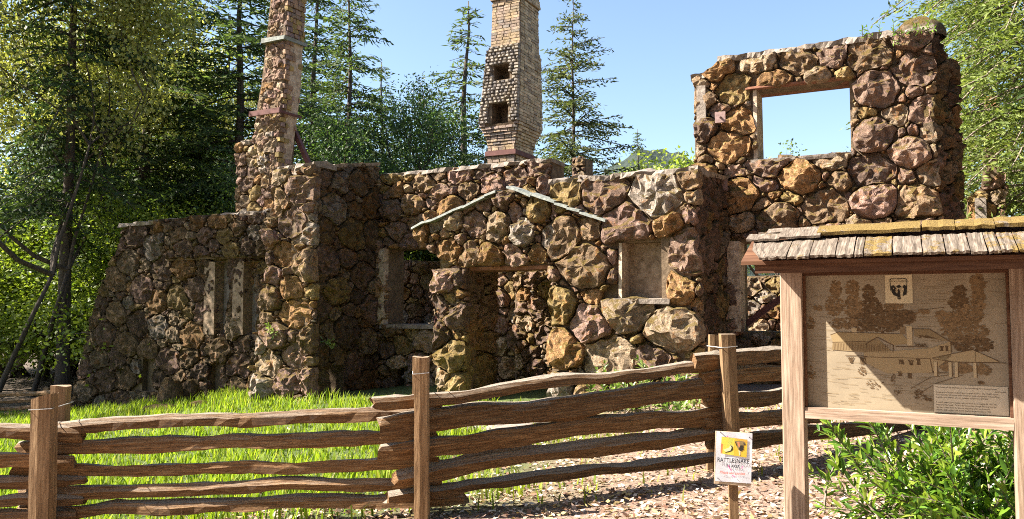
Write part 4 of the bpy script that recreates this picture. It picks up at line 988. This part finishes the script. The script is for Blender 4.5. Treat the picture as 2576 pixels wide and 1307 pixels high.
SEC = [
    (0, [(-300, 205, 1093, 1091, 30), (-300, 190, 1166, 1157, 30), (-300, 212, 1216, 1205, 26), (-300, 210, 1268, 1257, 24), (-300, 190, 1312, 1300, 34)]),
    (1, [(42, 1107, 1079, 1032, 28), (50, 1100, 1128, 1097, 32), (36, 1098, 1186, 1164, 25), (46, 1104, 1244, 1212, 28), (40, 1170, 1288, 1256, 30)]),
    (2, [(935, 1800, 1012, 922, 27), (958, 1812, 1078, 972, 46), (955, 1820, 1138, 1036, 42), (990, 1805, 1197, 1087, 38), (970, 1812, 1248, 1148, 28)]),
    (3, [(1745, 2460, 909, 856, 28), (1762, 2470, 953, 900, 32), (1776, 2450, 1010, 950, 32), (1768, 2470, 1064, 1005, 34), (1786, 2480, 1118, 1042, 30)]),
]
sd = 100
for sec, rails in SEC:
    for (x0, x1, y0, y1, tp) in rails:
        sd += 1; d0, d1 = fdepth(x0, sec), fdepth(x1, sec); of = (.035 if sec % 2 else -.035)
        a, b = at_depth(x0, y0, d0 + of), at_depth(x1, y1, d1 + of); v = b - a; L = v.length; th = 1.12 * tp / F * (d0 + d1) / 2
        V, Fc = rail_geo(L, th, rng.uniform(.085, .115), sd)
        obj('rail', V, Fc, M['rail'], froot, (a + b) / 2 - FB, rot=(rng.uniform(-.15, .15), -math.asin(v.z / L), math.atan2(v.y, v.x)))
def post(px0, px1, ytop, d, tilt=0.0, slant=.0, seed=0, dep=.12, ybase=None):
    a = at_depth(px0, ytop, d); b = at_depth(px1, ytop, d); w = b.x - a.x; c = (a + b) / 2; zb = gzf(c.x, d) - .4; H = c.z - zb; V = []; Fc = []; n = 14; rnd = random.Random(seed)
    sec = [(-.5, -.46), (-.1, -.52), (.44, -.5), (.5, .3), (.4, .5), (-.46, .46)]; m = len(sec); o = seed * 3.7
    for i in range(n + 1):
        t = i / n; z = t * H; k = 1 + .06 * mn.noise(Vector((z * 2 + o, 0, 0)))
        for j, (p_, q_) in enumerate(sec):
            e = mn.noise(Vector((z * 3 + o, j * 5, 0))) * .006
            V.append((p_ * w * k + e + tilt * (z - H), q_ * dep * k + e, z + (slant * p_ * w + rnd.uniform(-.006, .006) if i == n else 0)))
    for i in range(n):
        for j in range(m): Fc.append((i * m + j, i * m + (j + 1) % m, (i + 1) * m + (j + 1) % m, (i + 1) * m + j))
    Fc += [tuple(range(m - 1, -1, -1)), tuple(n * m + j for j in range(m))]
    o_ = obj('post', V, Fc, M['post'], froot, Vector((c.x, d, zb)) - FB); return c, w, H, o_
PT = []
PT.append((post(88, 141, 996, 6.27, -.01, .25, 1, .12), post(134, 175, 971, 6.66, 0, 0, 2, .09)))
PT.append((post(1043, 1079, 899, 6.13, -.008, .05, 3, .11), post(1039, 1062, 896, 6.47, 0, 0, 4, .09)))
PT.append((post(1811, 1847, 842, 6.88, -.03, .0, 5, .12), post(1783, 1812, 843, 7.27, .03, 0, 6, .09)))
PT.append((post(2440, 2476, 800, 8.6, 0, 0, 7, .12), post(2460, 2490, 800, 8.95, 0, 0, 8, .09)))
for i, (f_, b_) in enumerate(PT):
    c, w, H, _ = f_; c2, w2, H2, _ = b_; z = min(c.z, c2.z) - (.10, .11, .09, .1)[i]
    xs0 = min(c.x - w / 2, c2.x - w2 / 2) - .004; xs1 = max(c.x + w / 2, c2.x + w2 / 2) + .004
    mb = MB(); y0, y1 = c.y - .068, c2.y + .052
    mb.tube([(c.x - w / 2 - .006, y0, z), (c.x + w / 2 + .006, y0, z + .01), (c2.x + w2 / 2 + .006, y1, z), (c2.x - w2 / 2 - .006, y1, z - .01), (c.x - w / 2 - .006, y0, z)], [.0035] * 5, 5)
    mb.v = [tuple(Vector(v) - FB) for v in mb.v]; mb.build('tie_wire', M['wire'], froot)
# a second fence in deep shade far left
x0, y0 = atpx(60, 20.0); SB0 = Vector((x0, y0, gzf(x0, y0))); r2 = thing('split_rail_fence', SB0, 'dark shaded split rail fence among the trees left of the wing wall', 'fence')
for k in range(4):
    a = at_depth(-220, 1000 + k * 17, 20.5); b = at_depth(150, 988 + k * 17, 19.6); v = b - a; L = v.length; V, Fc = rail_geo(L, .11, .10, 300 + k)
    obj('rail', V, Fc, M['rail'], r2, (a + b) / 2 - SB0, rot=(0, -math.asin(v.z / L), math.atan2(v.y, v.x)))
for px in (-60, 120):
    a = at_depth(px, 975, 20); mb = MB(); zb = gzf(a.x, 20) - .3; mb.box((a.x - .06, 19.93, zb), (a.x + .06, 20.07, a.z), jit=.01); mb.v = [tuple(Vector(v) - SB0) for v in mb.v]; mb.build('post', M['post'], r2)
# ------------------------------------------------------------------ notice board
YP = 4.86
KX0, KX1 = onY(1965, 900, YP)[0], onY(2021, 900, YP)[0]; KW = KX1 - KX0; KX2 = onY(2546, 900, YP)[0]; KX3 = KX2 + KW
kx, ky = b2w((KX0 + KX3) / 2, YP + KW / 2); KB = Vector(((KX0 + KX3) / 2, YP + KW / 2, gzf(kx, ky)))
kroot = thing('notice_board', (kx, ky, KB.z), 'roofed wooden notice board with mossy shingles and a sepia house drawing', 'notice board', BA)
def kb(mb, name, mat, parent=None, **k):
    mb.v = [tuple(Vector(v) - KB) for v in mb.v]; return mb.build(name, M[mat], parent or kroot, **k)
def bevbox(mb, a, b, e=.006, col=None):
    """box with chamfered long edges in x-y"""
    (x0, y0, z0), (x1, y1, z1) = a, b
    P = [(x0 + e, y0), (x1 - e, y0), (x1, y0 + e), (x1, y1 - e), (x1 - e, y1), (x0 + e, y1), (x0, y1 - e), (x0, y0 + e)]
    V = [(x, y, z0) for x, y in P] + [(x, y, z1) for x, y in P]
    mb.add(V, [tuple(range(7, -1, -1)), tuple(range(8, 16))] + [(i, (i + 1) % 8, 8 + (i + 1) % 8, 8 + i) for i in range(8)], col)
ZPT = 1.86
for x0, x1 in ((KX0, KX1), (KX2, KX3)):
    mb = MB(); bevbox(mb, (x0, YP, KB.z - .4), (x1, YP + KW, ZPT)); kb(mb, 'post', 'board_post')
zr1 = onY(2025, 1034, YP)[1]; zr0 = onY(2025, 1053, YP)[1]; zt0 = onY(2030, 692, YP)[1]; zt1 = onY(2030, 660, YP)[1]
mb = MB(); mb.box((KX1 + .001, YP + .004, zr0), (KX2 - .001, YP + .10, zr1)); mb.box((KX1 + .001, YP + .012, zr1 + .0005), (KX2 - .001, YP + .055, zr1 + .018)); kb(mb, 'bottom_rail', 'board_rail')
mb = MB(); mb.box((KX1 + .001, YP + .006, zt0 + .012), (KX2 - .001, YP + .10, zt1 + .03)); mb.box((KX1 + .001, YP + .02, zt0 - .004), (KX2 - .001, YP + .055, zt0 + .011)); kb(mb, 'top_rail', 'kiosk_dark')
for xa, xb in ((KX1 + .0015, KX1 + .013), (KX2 - .013, KX2 - .0015)):
    mb = MB(); mb.box((xa, YP + .02, zr1 + .019), (xb, YP + .06, zt0 - .005)); kb(mb, 'side_trim', 'kiosk_dark')
# panel and its drawing
PX0, PX1, PZ0, PZ1, PY = KX1 + .014, KX2 - .014, zr1 + .016, zt0 - .003, YP + .062
def panel_mat():
    m, nt, p = newmat('sepia_print'); tc = nd(nt, 'ShaderNodeTexCoord')
    n = noise_n(nt, 5, 4, .6, tc.outputs['Object']); mp = nd(nt, 'ShaderNodeMapping'); mp.inputs['Scale'].default_value = (6, 1, 90); nt.links.new(tc.outputs['Object'], mp.inputs[0])
    c = ramp(nt, n, [(.3, (.185, .138, .078)), (.7, (.27, .208, .125))]); c = mix(nt, ramp(nt, noise_n(nt, 2, 5, .6, mp.outputs[0]), [(.5, 0), (.75, .45)]), c, (.19, .125, .06))
    nt.links.new(c, p.inputs['Base Color']); p.inputs['Roughness'].default_value = .55; p.inputs['Coat Weight'].default_value = .25; p.inputs['Coat Roughness'].default_value = .12; p.inputs['Sheen Weight'].default_value = .5; p.inputs['Sheen Roughness'].default_value = .6; return m
M['sepia'] = panel_mat()
mb = MB(); mb.box((PX0 - .012, PY, PZ0 - .01), (PX1 + .012, PY + .012, PZ1 + .01)); panel = kb(mb, 'panel', 'sepia')
def uv(cx, cy): return ((PX0 + (PX1 - PX0) * (cx - 40) / 1715.), (PZ1 - (PZ1 - PZ0) * (cy - 38) / 1160.))
INK = (.06, .033, .016); INK2 = (.10, .06, .03); PALE = (.40, .31, .185)
lay = [0]
def flat(mb, pts, col, dy=.0008):
    lay[0] += 1; y = PY - dy - .0000004 * lay[0]
    P = [uv(*p) for p in pts]; P = ccw(P); mb.add([(x, y, z) for x, z in P], [tuple(range(len(P)))], col)
def stroke(mb, pts, w, col, dy=.0014):
    for (a, b) in zip(pts, pts[1:]):
        dx, dz = b[0] - a[0], b[1] - a[1]; l_ = math.hypot(dx, dz) or 1; nx, ny = -dz / l_ * w / 2, dx / l_ * w / 2
        flat(mb, [(a[0] + nx, a[1] + ny), (b[0] + nx, b[1] + ny), (b[0] - nx, b[1] - ny), (a[0] - nx, a[1] - ny)], col, dy)
dr = MB(); rd = random.Random(3)
def foliage(cx, cy, rx, ry, n_, col, sz=(8, 26)):
    for _ in range(int(n_ * 1.9)):
        a = rd.uniform(0, 6.28); r_ = math.sqrt(rd.random()); x_, y_ = cx + math.cos(a) * rx * r_, cy + math.sin(a) * ry * r_
        s_ = rd.uniform(*sz); w = rd.uniform(0, 6.28); pts = [(x_ + math.cos(w + k * 1.26) * s_ * rd.uniform(.4, 1) * 1.1, y_ + math.sin(w + k * 1.26) * s_ * rd.uniform(.25, .7)) for k in range(5)]
        k = rd.uniform(.75, 1.5); flat(dr, pts, tuple(c * k for c in col), .0006)
T1 = (.15, .095, .047); T2 = (.095, .058, .028)
for (cx, cy, rx, ry, n_, c) in ((320, 160, 55, 75, 70, T1), (470, 170, 60, 90, 80, T1), (300, 300, 80, 90, 90, T1), (480, 320, 90, 100, 120, T1), (615, 200, 50, 75, 70, T2), (640, 330, 90, 100, 130, T2), (560, 450, 130, 80, 120, T2), (800, 420, 130, 90, 140, T2), (940, 400, 80, 60, 80, T2), (830, 310, 80, 30, 40, T1), (720, 470, 190, 60, 110, T2), (380, 460, 130, 50, 60, T1),
        (1390, 190, 50, 55, 50, T2), (1380, 280, 80, 60, 70, T2), (1540, 120, 60, 70, 60, T1), (1540, 250, 60, 90, 70, T1), (1450, 380, 130, 80, 130, T1), (1300, 430, 90, 70, 80, T1), (1420, 520, 190, 90, 180, T1), (1480, 620, 170, 70, 120, T2), (1240, 380, 50, 30, 20, T1), (150, 330, 40, 30, 12, T1), (1080, 355, 60, 22, 16, T1), (80, 460, 30, 60, 10, T1), (80, 900, 30, 60, 10, T1)):
    foliage(cx, cy, rx, ry, n_, c)
# house: roofs, walls, gable, porte-cochere
flat(dr, [(260, 560), (330, 535), (900, 545), (960, 620), (820, 640), (700, 570), (600, 610), (280, 625)], (.27, .195, .10), .0010)
flat(dr, [(1000, 500), (1130, 500), (1300, 600), (1000, 560)], (.21, .15, .08), .0010); flat(dr, [(280, 625), (600, 612), (690, 590), (800, 690), (560, 705), (270, 690)], (.22, .155, .08), .0010)
flat(dr, [(560, 705), (800, 690), (1130, 660), (1300, 600), (1305, 720), (1140, 860), (760, 880), (560, 790)], (.30, .22, .12), .0010)
flat(dr, [(1150, 735), (1480, 665), (1690, 760), (1320, 765)], (.32, .24, .135), .0010); flat(dr, [(455, 500), (500, 500), (500, 545), (455, 545)], PALE, .0011); flat(dr, [(935, 478), (985, 478), (985, 640), (940, 640)], PALE, .0011); flat(dr, [(880, 485), (925, 480), (925, 545), (880, 545)], (.19, .13, .07), .0011)
for pts, w in (([(260, 560), (330, 535), (900, 545)], 5), ([(270, 625), (580, 612)], 5), ([(570, 640), (680, 575), (820, 640), (815, 700)], 8), ([(840, 650), (1120, 650)], 7), ([(985, 500), (1130, 500), (1305, 605), (1305, 690)], 6), ([(1150, 738), (1480, 665), (1690, 755)], 5), ([(1150, 745), (1320, 768), (1740, 765)], 6), ([(980, 345), (1080, 340), (1270, 318)], 4), ([(560, 745), (1130, 745)], 5), ([(1130, 745), (1150, 860), (1290, 860)], 6), ([(390, 735), (590, 740)], 5), ([(960, 1000), (1130, 900), (1320, 870)], 4), ([(1000, 1060), (1170, 950), (1400, 870)], 4), ([(1500, 680), (1500, 770)], 3)):
    stroke(dr, pts, w, INK2)
for k in range(34): x_ = 290 + k * 14; stroke(dr, [(x_, 632), (x_ + 2, 690)], 4, T1 if k % 3 else INK2)
for k in range(12): x_ = 570 + k * 20; stroke(dr, [(x_, 650 - 3 * abs(k - 5)), (x_, 705)], 4, T1)
for (x_, y_, w, h_) in ((860, 760, 50, 40), (930, 760, 60, 45), (1010, 750, 40, 50), (1210, 640, 40, 40), (1255, 635, 30, 45), (410, 750, 60, 50), (520, 750, 60, 60), (850, 860, 40, 40), (940, 870, 30, 45), (1030, 555, 160, 22), (1000, 625, 110, 20)):
    for k in range(9): stroke(dr, [(x_ + rd.random() * w, y_), (x_ + rd.random() * w, y_ + h_)], 6, T2)
for x_ in (1280, 1330, 1480, 1160): flat(dr, [(x_, 770), (x_ + 26, 770), (x_ + 26, 890), (x_, 890)], PALE, .0016); stroke(dr, [(x_ + 28, 770), (x_ + 28, 890)], 6, INK2, .0018)
foliage(1250, 800, 40, 40, 30, T1); foliage(1410, 820, 55, 40, 50, T1); foliage(1560, 820, 60, 45, 40, T1); foliage(540, 870, 40, 40, 20, T2, (5, 14)); foliage(650, 980, 90, 40, 16, T2, (5, 14))
foliage(1040, 1050, 60, 45, 26, T2, (6, 16)); foliage(1100, 1085, 30, 18, 10, T2, (6, 16)); foliage(810, 920, 18, 50, 16, T2, (5, 12)); foliage(1540, 925, 25, 18, 10, T2, (5, 14)); foliage(850, 1020, 40, 40, 10, T2, (5, 12))
for k in range(110):
    y_ = rd.uniform(760, 1180); x_ = rd.uniform(60, 1100); stroke(dr, [(x_, y_), (x_ + rd.uniform(40, 160), y_ + rd.uniform(-5, 12))], 2, (.21, .145, .075), .0005)
for k in range(80):
    y_ = rd.uniform(60, 700); x_ = rd.choice((rd.uniform(50, 250), rd.uniform(1000, 1300), rd.uniform(50, 1700))); stroke(dr, [(x_, y_), (x_ + rd.uniform(60, 200), y_ + rd.uniform(-12, 12))], 2, (.21, .145, .075), .0004)
kb(dr, 'printed_drawing', 'print', panel).location -= Vector((0, 0, 0))
def text(s_, size, mat, parent, loc, rot, col, align='LEFT', font_w=1.0, shear=0, spacing=1.0, off=0):
    cu = bpy.data.curves.new('lettering', 'FONT'); cu.body = s_; cu.size = size; cu.align_x = align; cu.shear = shear; cu.space_line = spacing; cu.resolution_u = 2; cu.offset = off
    o = bpy.data.objects.new('tmp', cu); COL.objects.link(o); dg = bpy.context.evaluated_depsgraph_get()
    me = bpy.data.meshes.new_from_object(o.evaluated_get(dg)); bpy.data.objects.remove(o)
    for v in me.vertices: v.co.x *= font_w
    setcol(me, np.tile(col, (len(me.vertices), 1))); me.materials.clear(); me.materials.append(M[mat])
    t = bpy.data.objects.new('lettering', me); t.location = loc; t.rotation_euler = rot; return link(t, parent)
# emblem card
def card(name, c0, r0, c1, r1, col, dy):
    (xa, za), (xb, zb_) = uv(c0, r1), uv(c1, r0); mb = MB(); mb.box((xa, PY - dy, za), (xb, PY - .0022, zb_), col); return kb(mb, name, 'print')
ec = card('emblem_card', 762, 42, 998, 285, (.52, .44, .29), .004)
em = MB(); DK = (.025, .022, .018)
def E(cx, cy): return (762 + (cx - 220) * .2547, 42 + (cy - 160) * .2547)
def eflat(pts, col, dy): flat(em, [E(*p) for p in pts], col, dy)
sh_ = [(390, 345), (425, 300), (925, 300), (970, 345), (945, 700), (930, 830), (800, 880), (740, 880), (740, 980), (690, 995), (640, 980), (620, 880), (510, 850), (430, 700)]
for a, b in zip(sh_[:6] , sh_[1:6]): stroke(em, [E(*a), E(*b)], 6, DK, .0046)
stroke(em, [E(390, 345), E(415, 700)], 6, DK, .0046)
eflat([(415, 560), (500, 500), (560, 560), (620, 640), (560, 720), (620, 800), (640, 880), (510, 850), (440, 730)], DK, .0044)
eflat([(950, 560), (880, 500), (820, 550), (860, 640), (850, 700), (820, 820), (810, 880), (920, 820), (950, 700)], DK, .0044)
eflat([(590, 560), (690, 495), (790, 555), (720, 600), (660, 600)], DK, .0044); eflat([(640, 700), (680, 620), (720, 700), (730, 860), (745, 960), (690, 995), (640, 970), (625, 860)], DK, .0045)
eflat([(575, 690), (620, 670), (660, 720), (610, 735)], PALE, .0048); eflat([(730, 690), (800, 680), (830, 720), (760, 730)], PALE, .0048); eflat([(670, 910), (700, 910), (700, 940), (670, 940)], PALE, .0048); eflat([(480, 590), (530, 610), (510, 650)], PALE, .0048)
for k in range(5): stroke(em, [E(560 + k * 14, 640 + k * 12), E(620 + k * 6, 650 + k * 14)], 2.5, PALE, .0049); stroke(em, [E(820 - k * 14, 590 + k * 14), E(740 - k * 4, 610 + k * 14)], 2.5, PALE, .0049)
kb(em, 'emblem', 'print', ec)
TX = (math.pi / 2, 0, 0)
def tl_(cx, cy, dy): x_, z_ = uv(cx, cy); return Vector((x_, PY - dy, z_)) - KB
text('JACK LONDON', .0132, 'print', ec, tl_(882, 105, .0047), TX, (.09, .07, .04), 'CENTER', .92)
pc = card('text_card', 1152, 957, 1748, 1186, (.50, .43, .32), .004)
BT = ['"The house will be standing, act of God permitting, for a thousand years."', '', 'Construction of Jack London\'s house started in 1911.  The 15,000 square', 'foot house had 26 rooms and 9 fireplaces.  Built of unpeeled redwood logs,', 'boulders, and timbers, its cost between $50,000 and $75,000.', '', 'A month before the Londons were to move in, on August 22, 1913, fire', 'destroyed the house.  "It isn\'t the money loss, though that is grave, the', 'real hurt comes from the wanton despoiling of so much beauty.', 'rebuild," Jack London said, but he died three years later, in 1916']
for k, s_ in enumerate(BT):
    if s_: text(s_, .0112, 'print', pc, tl_(1168, 984 + k * 20.5, .0046), TX, (.10, .075, .05), 'LEFT', .86)
text('- Jack London', .0112, 'print', pc, tl_(1732, 1005, .0046), TX, (.10, .075, .05), 'RIGHT', .86)
# roof
EY, EZ, RY, RZ = 4.52, onY(1872, 655, 4.52)[1], 4.955, onY(2060, 582, 4.955)[1]
RX0, RX1 = onY(1872, 655, 4.52)[0], KX3 + .28
sl = Vector((0, RY - EY, RZ - EZ)); SLN = sl.length; sl.normalize(); nn_ = Vector((0, -sl.z, sl.y)); PA = math.atan2(sl.z, sl.y)
for sg in (1, -1):
    mb = MB(); 
    f = lambda t, o_: ((RY - sg * (RY - EY) * t), RZ - (RZ - EZ) * t + o_)
    (ya, za), (yb_, zb_) = f(0, -.012), f(.97, -.012)
    mb.hexa([(RX0 - .02, yb_, zb_ - .02), (RX1 - .03, yb_, zb_ - .02), (RX1 - .03, ya, za - .02), (RX0 - .02, ya, za - .02)], [(RX0 - .02, yb_, zb_), (RX1 - .03, yb_, zb_), (RX1 - .03, ya, za), (RX0 - .02, ya, za)]); kb(mb, 'roof_deck', 'kiosk_dark')
mb = MB(); mb.box((RX0 + .05, EY + .03, EZ - .072), (RX1 - .05, EY + .07, EZ - .018)); kb(mb, 'eave_beam', 'kiosk_dark')
for x_ in (KX0 - .03, (KX1 + KX2) / 2, KX2 + .04):
    mb = MB(); mb.hexa([(x_, EY + .075, EZ - .06), (x_ + .05, EY + .075, EZ - .06), (x_ + .05, RY, EZ - .02), (x_, RY, EZ - .02)], [(x_, EY + .075, EZ - .005), (x_ + .05, EY + .075, EZ - .005), (x_ + .05, RY, RZ - .05), (x_, RY, RZ - .05)]); kb(mb, 'rafter', 'kiosk_dark')
def shingle(x0, x1, t0, t1, lift, th, moss, skew=0.0, raggd=.004):
    """t: metres down the slope from the ridge; a wedge-shaped slab in its own frame"""
    w = x1 - x0; L = t1 - t0; n_ = 6; V = []; Fc = []
    for i in range(n_ + 1):
        x_ = (i / n_ - .5) * w; e = rng.uniform(-raggd, raggd); wv = .0025 * math.sin(i * 2.1 + x0 * 40)
        V += [(x_ + skew * L, -L / 2 + e, wv), (x_ + skew * L, -L / 2 + e * .7, th + wv + rng.uniform(-.002, .002)), (x_ + skew * L * .3, -L * .1, th * .9 + wv), (x_, L / 2, th * .5 + wv), (x_, L / 2, 0 + wv)]
    for i in range(n_):
        for k in range(5): Fc.append((i * 5 + k, (i + 1) * 5 + k, (i + 1) * 5 + (k + 1) % 5, i * 5 + (k + 1) % 5))
    Fc += [tuple(range(5)), tuple(n_ * 5 + k for k in (4, 3, 2, 1, 0))]
    c = Vector(((x0 + x1) / 2, RY, RZ)) - sl * ((t0 + t1) / 2) + nn_ * lift - KB
    obj('shingle', V, Fc, M['shingle'], kroot, c, np.full((len(V), 3), moss), rot=(PA + rng.uniform(-.02, .02) - .02, rng.uniform(-.006, .006), rng.uniform(-.012, .012)))
xs = [1872, 1918, 1977, 2034, 2099, 2146, 2170, 2242, 2318, 2376, 2438, 2482, 2516, 2560, 2625, 2690, 2750, 2810, 2870]
ms_ = [.1, .35, .45, .3, .2, .45, .75, .1, .6, .45, .35, .6, .6, .75, .3, .5, .4, .6]
for k, (a, b) in enumerate(zip(xs, xs[1:])):
    X0, X1 = onY(a, 655, EY)[0], onY(b, 655, EY)[0]
    if X0 > RX1: break
    shingle(X0 + .003, X1 - .003, .17, SLN + .02 + rng.uniform(-.008, .01), .006, .014, ms_[k], skew=(.25 if k < 1 else .02))
cx_ = [(1886, 1968, .1, .22, .35), (1965, 2068, .06, .20, .45), (2058, 2316, -.01, .155, 1.0), (2320, 2402, -.012, .15, 1.0), (2404, 2502, -.014, .145, .95), (2504, 2640, -.016, .14, .9), (2642, 2760, -.016, .14, .9), (2762, 2870, -.016, .14, .8)]
for k, (a, b, t0, t1, mo) in enumerate(cx_):
    X0, X1 = onY(a, 600, 4.85)[0], onY(b, 600, 4.85)[0]
    if X0 > RX1: break
    shingle(X0, min(X1, RX1), t0, t1, .022 + .003 * (k % 2), .02 if mo > .8 else .013, mo, raggd=.003)
shingle(RX0 + .06, onY(2070, 600, 4.85)[0], -.01, .09, .018, .012, .15)
for k in range(10):                                    # back slope courses
    X0 = RX0 + k * (RX1 - RX0) / 10; mb = MB(); w_ = (RX1 - RX0) / 10 - .006
    mb.hexa([(X0, RY, RZ - .008), (X0 + w_, RY, RZ - .008), (X0 + w_, 2 * RY - EY, EZ - .008), (X0, 2 * RY - EY, EZ - .008)][::-1][::-1], [(X0, RY, RZ + .006), (X0 + w_, RY, RZ + .006), (X0 + w_, 2 * RY - EY, EZ + .008), (X0, 2 * RY - EY, EZ + .008)]); mb.c = [(.6, .6, .6)] * len(mb.v); kb(mb, 'shingle', 'shingle')

# ------------------------------------------------------------------ warning sign on a stake
wd_ = 4.62; wc = at_depth(1845, 1150, wd_); wb = Vector((wc.x + .0, wd_, gzf(wc.x, wd_)))
wr = thing('warning_sign', wb, 'white paper rattlesnake warning sign on a wooden stake', 'sign', math.radians(-8))
M['ply'] = simple('sign_plywood', (.34, .24, .15), scale=8, bmp=.2, dist=.003, col2=(.52, .40, .28), stretch=(1, 1, 9))
zc_ = wc.z - wb.z
mb = MB(); bevbox(mb, (-.027, .004, -.3), (.025, .035, zc_ + .12), .003); o = mb.build('stake', M['post'], wr)
SW, SH = .098, .138; TI = math.radians(2.4)
def srot(x_, y_, z_): return (x_ * math.cos(TI) + z_ * math.sin(TI), y_, -x_ * math.sin(TI) + z_ * math.cos(TI) + zc_)
mb = MB(); mb.box((-SW - .004, -.010, -SH - .016), (SW - .002, .003, SH)); mb.v = [srot(*v) for v in mb.v]; bo = mb.build('backing_board', M['ply'], wr)
mb = MB(); n_ = 8                                       # slightly wavy sheet
V = []; Fc = []
for j in range(n_ + 1):
    for i in range(n_ + 1):
        x_, z_ = (i / n_ * 2 - 1) * SW, (j / n_ * 2 - 1) * SH; V.append(srot(x_, -.0125 - .001 * math.sin(i * 1.3 + j * .7), z_))
for j in range(n_):
    for i in range(n_): a = j * (n_ + 1) + i; Fc.append((a, a + 1, a + n_ + 2, a + n_ + 1))
mb.add(V, Fc, (.74, .74, .80)); pa = mb.build('paper_sheet', M['paper'], bo, smooth=True)
pm = MB()
def S(cx, cy): return (((cx - 490) / 600.) * 2 * SW * .98, (650 - cy) / 780. * 2 * SH * .98)
def spoly(pts, col, dy):
    P = ccw([S(*p) for p in pts]); pm.add([srot(x_, -.0148 - dy, z_) for x_, z_ in P], [tuple(range(len(P)))], col)
spoly([(275, 330), (715, 355), (705, 640), (265, 600)], (.80, .52, .06), 0)
spoly([(275, 330), (500, 343), (490, 620), (265, 600)], (.82, .66, .10), .0002); spoly([(265, 440), (300, 450), (290, 602), (265, 600)], (.72, .26, .10), .0003); spoly([(500, 345), (715, 356), (712, 400), (600, 380)], (.85, .42, .08), .0003)
spoly([(400, 340), (470, 345), (430, 470), (370, 480)], (.60, .62, .12), .0003); spoly([(310, 540), (400, 500), (440, 450), (480, 480), (450, 560), (370, 580)], (.88, .82, .45), .0004)
spoly([(425, 450), (470, 480), (475, 530), (440, 560), (340, 588), (350, 572), (430, 545), (450, 500)], (.06, .055, .02), .0006)
spoly([(500, 390), (560, 380), (660, 385), (690, 430), (650, 450), (660, 520), (620, 550), (560, 520), (530, 460)], (.30, .22, .10), .0005); spoly([(600, 450), (650, 450), (650, 520), (600, 545), (570, 515)], (.05, .04, .03), .0007); spoly([(540, 400), (580, 395), (590, 480), (560, 470)], (.70, .28, .14), .0007); spoly([(640, 400), (690, 430), (655, 450)], (.08, .06, .05), .0007); spoly([(500, 400), (515, 400), (545, 465), (530, 465)], (.07, .05, .03), .0007)
spoly([(565, 530), (600, 545), (600, 610), (580, 615)], (.85, .70, .40), .0006)
pm.build('snake_picture', M['print'], pa)
def stext(s_, cx, cy, size, col, fw=1.0, shear=0, tilt=0, off=0):
    x_, z_ = S(cx, cy); p_ = srot(x_, -.0155, z_); text(s_, size, 'print', pa, p_, (math.pi / 2, TI + tilt, 0), col, 'CENTER', fw, shear, off=off)
stext('RATTLESNAKE', 483, 735, .0335, (.02, .02, .025), .80, off=.0003); stext('IN AREA', 483, 815, .0235, (.02, .02, .025), .82, off=.0003); stext('Please use caution', 470, 920, .0225, (.75, .13, .06), .82, .3, off=.0001)
sm_ = MB()
for (a, b) in (((395, 780), (455, 870)), ((470, 930), (515, 965)), ((640, 780), (630, 820)), ((360, 315), (385, 325))):
    (x0, z0), (x1, z1) = S(*a), S(*b); d_ = math.hypot(x1 - x0, z1 - z0); nx, nz_q = -(z1 - z0) / d_ * .002, (x1 - x0) / d_ * .002
    P = ccw([(x0 + nx, z0 + nz_q), (x1 + nx, z1 + nz_q), (x1 - nx, z1 - nz_q), (x0 - nx, z0 - nz_q)]); sm_.add([srot(x_, -.0165, z_) for x_, z_ in P], [(0, 1, 2, 3)], (.75, .12, .40))
sm_.build('pink_marks', M['print'], pa)
pin = MB()
for cx, cy in ((250, 260), (745, 315), (225, 995), (725, 1055)):
    x_, z_ = S(cx, cy); a = srot(x_, -.0135, z_); b = srot(x_, -.019, z_); pin.tube([a, b], [.003, .003], 8, (.12, .12, .12))
pin.build('staples', M['print'], pa)
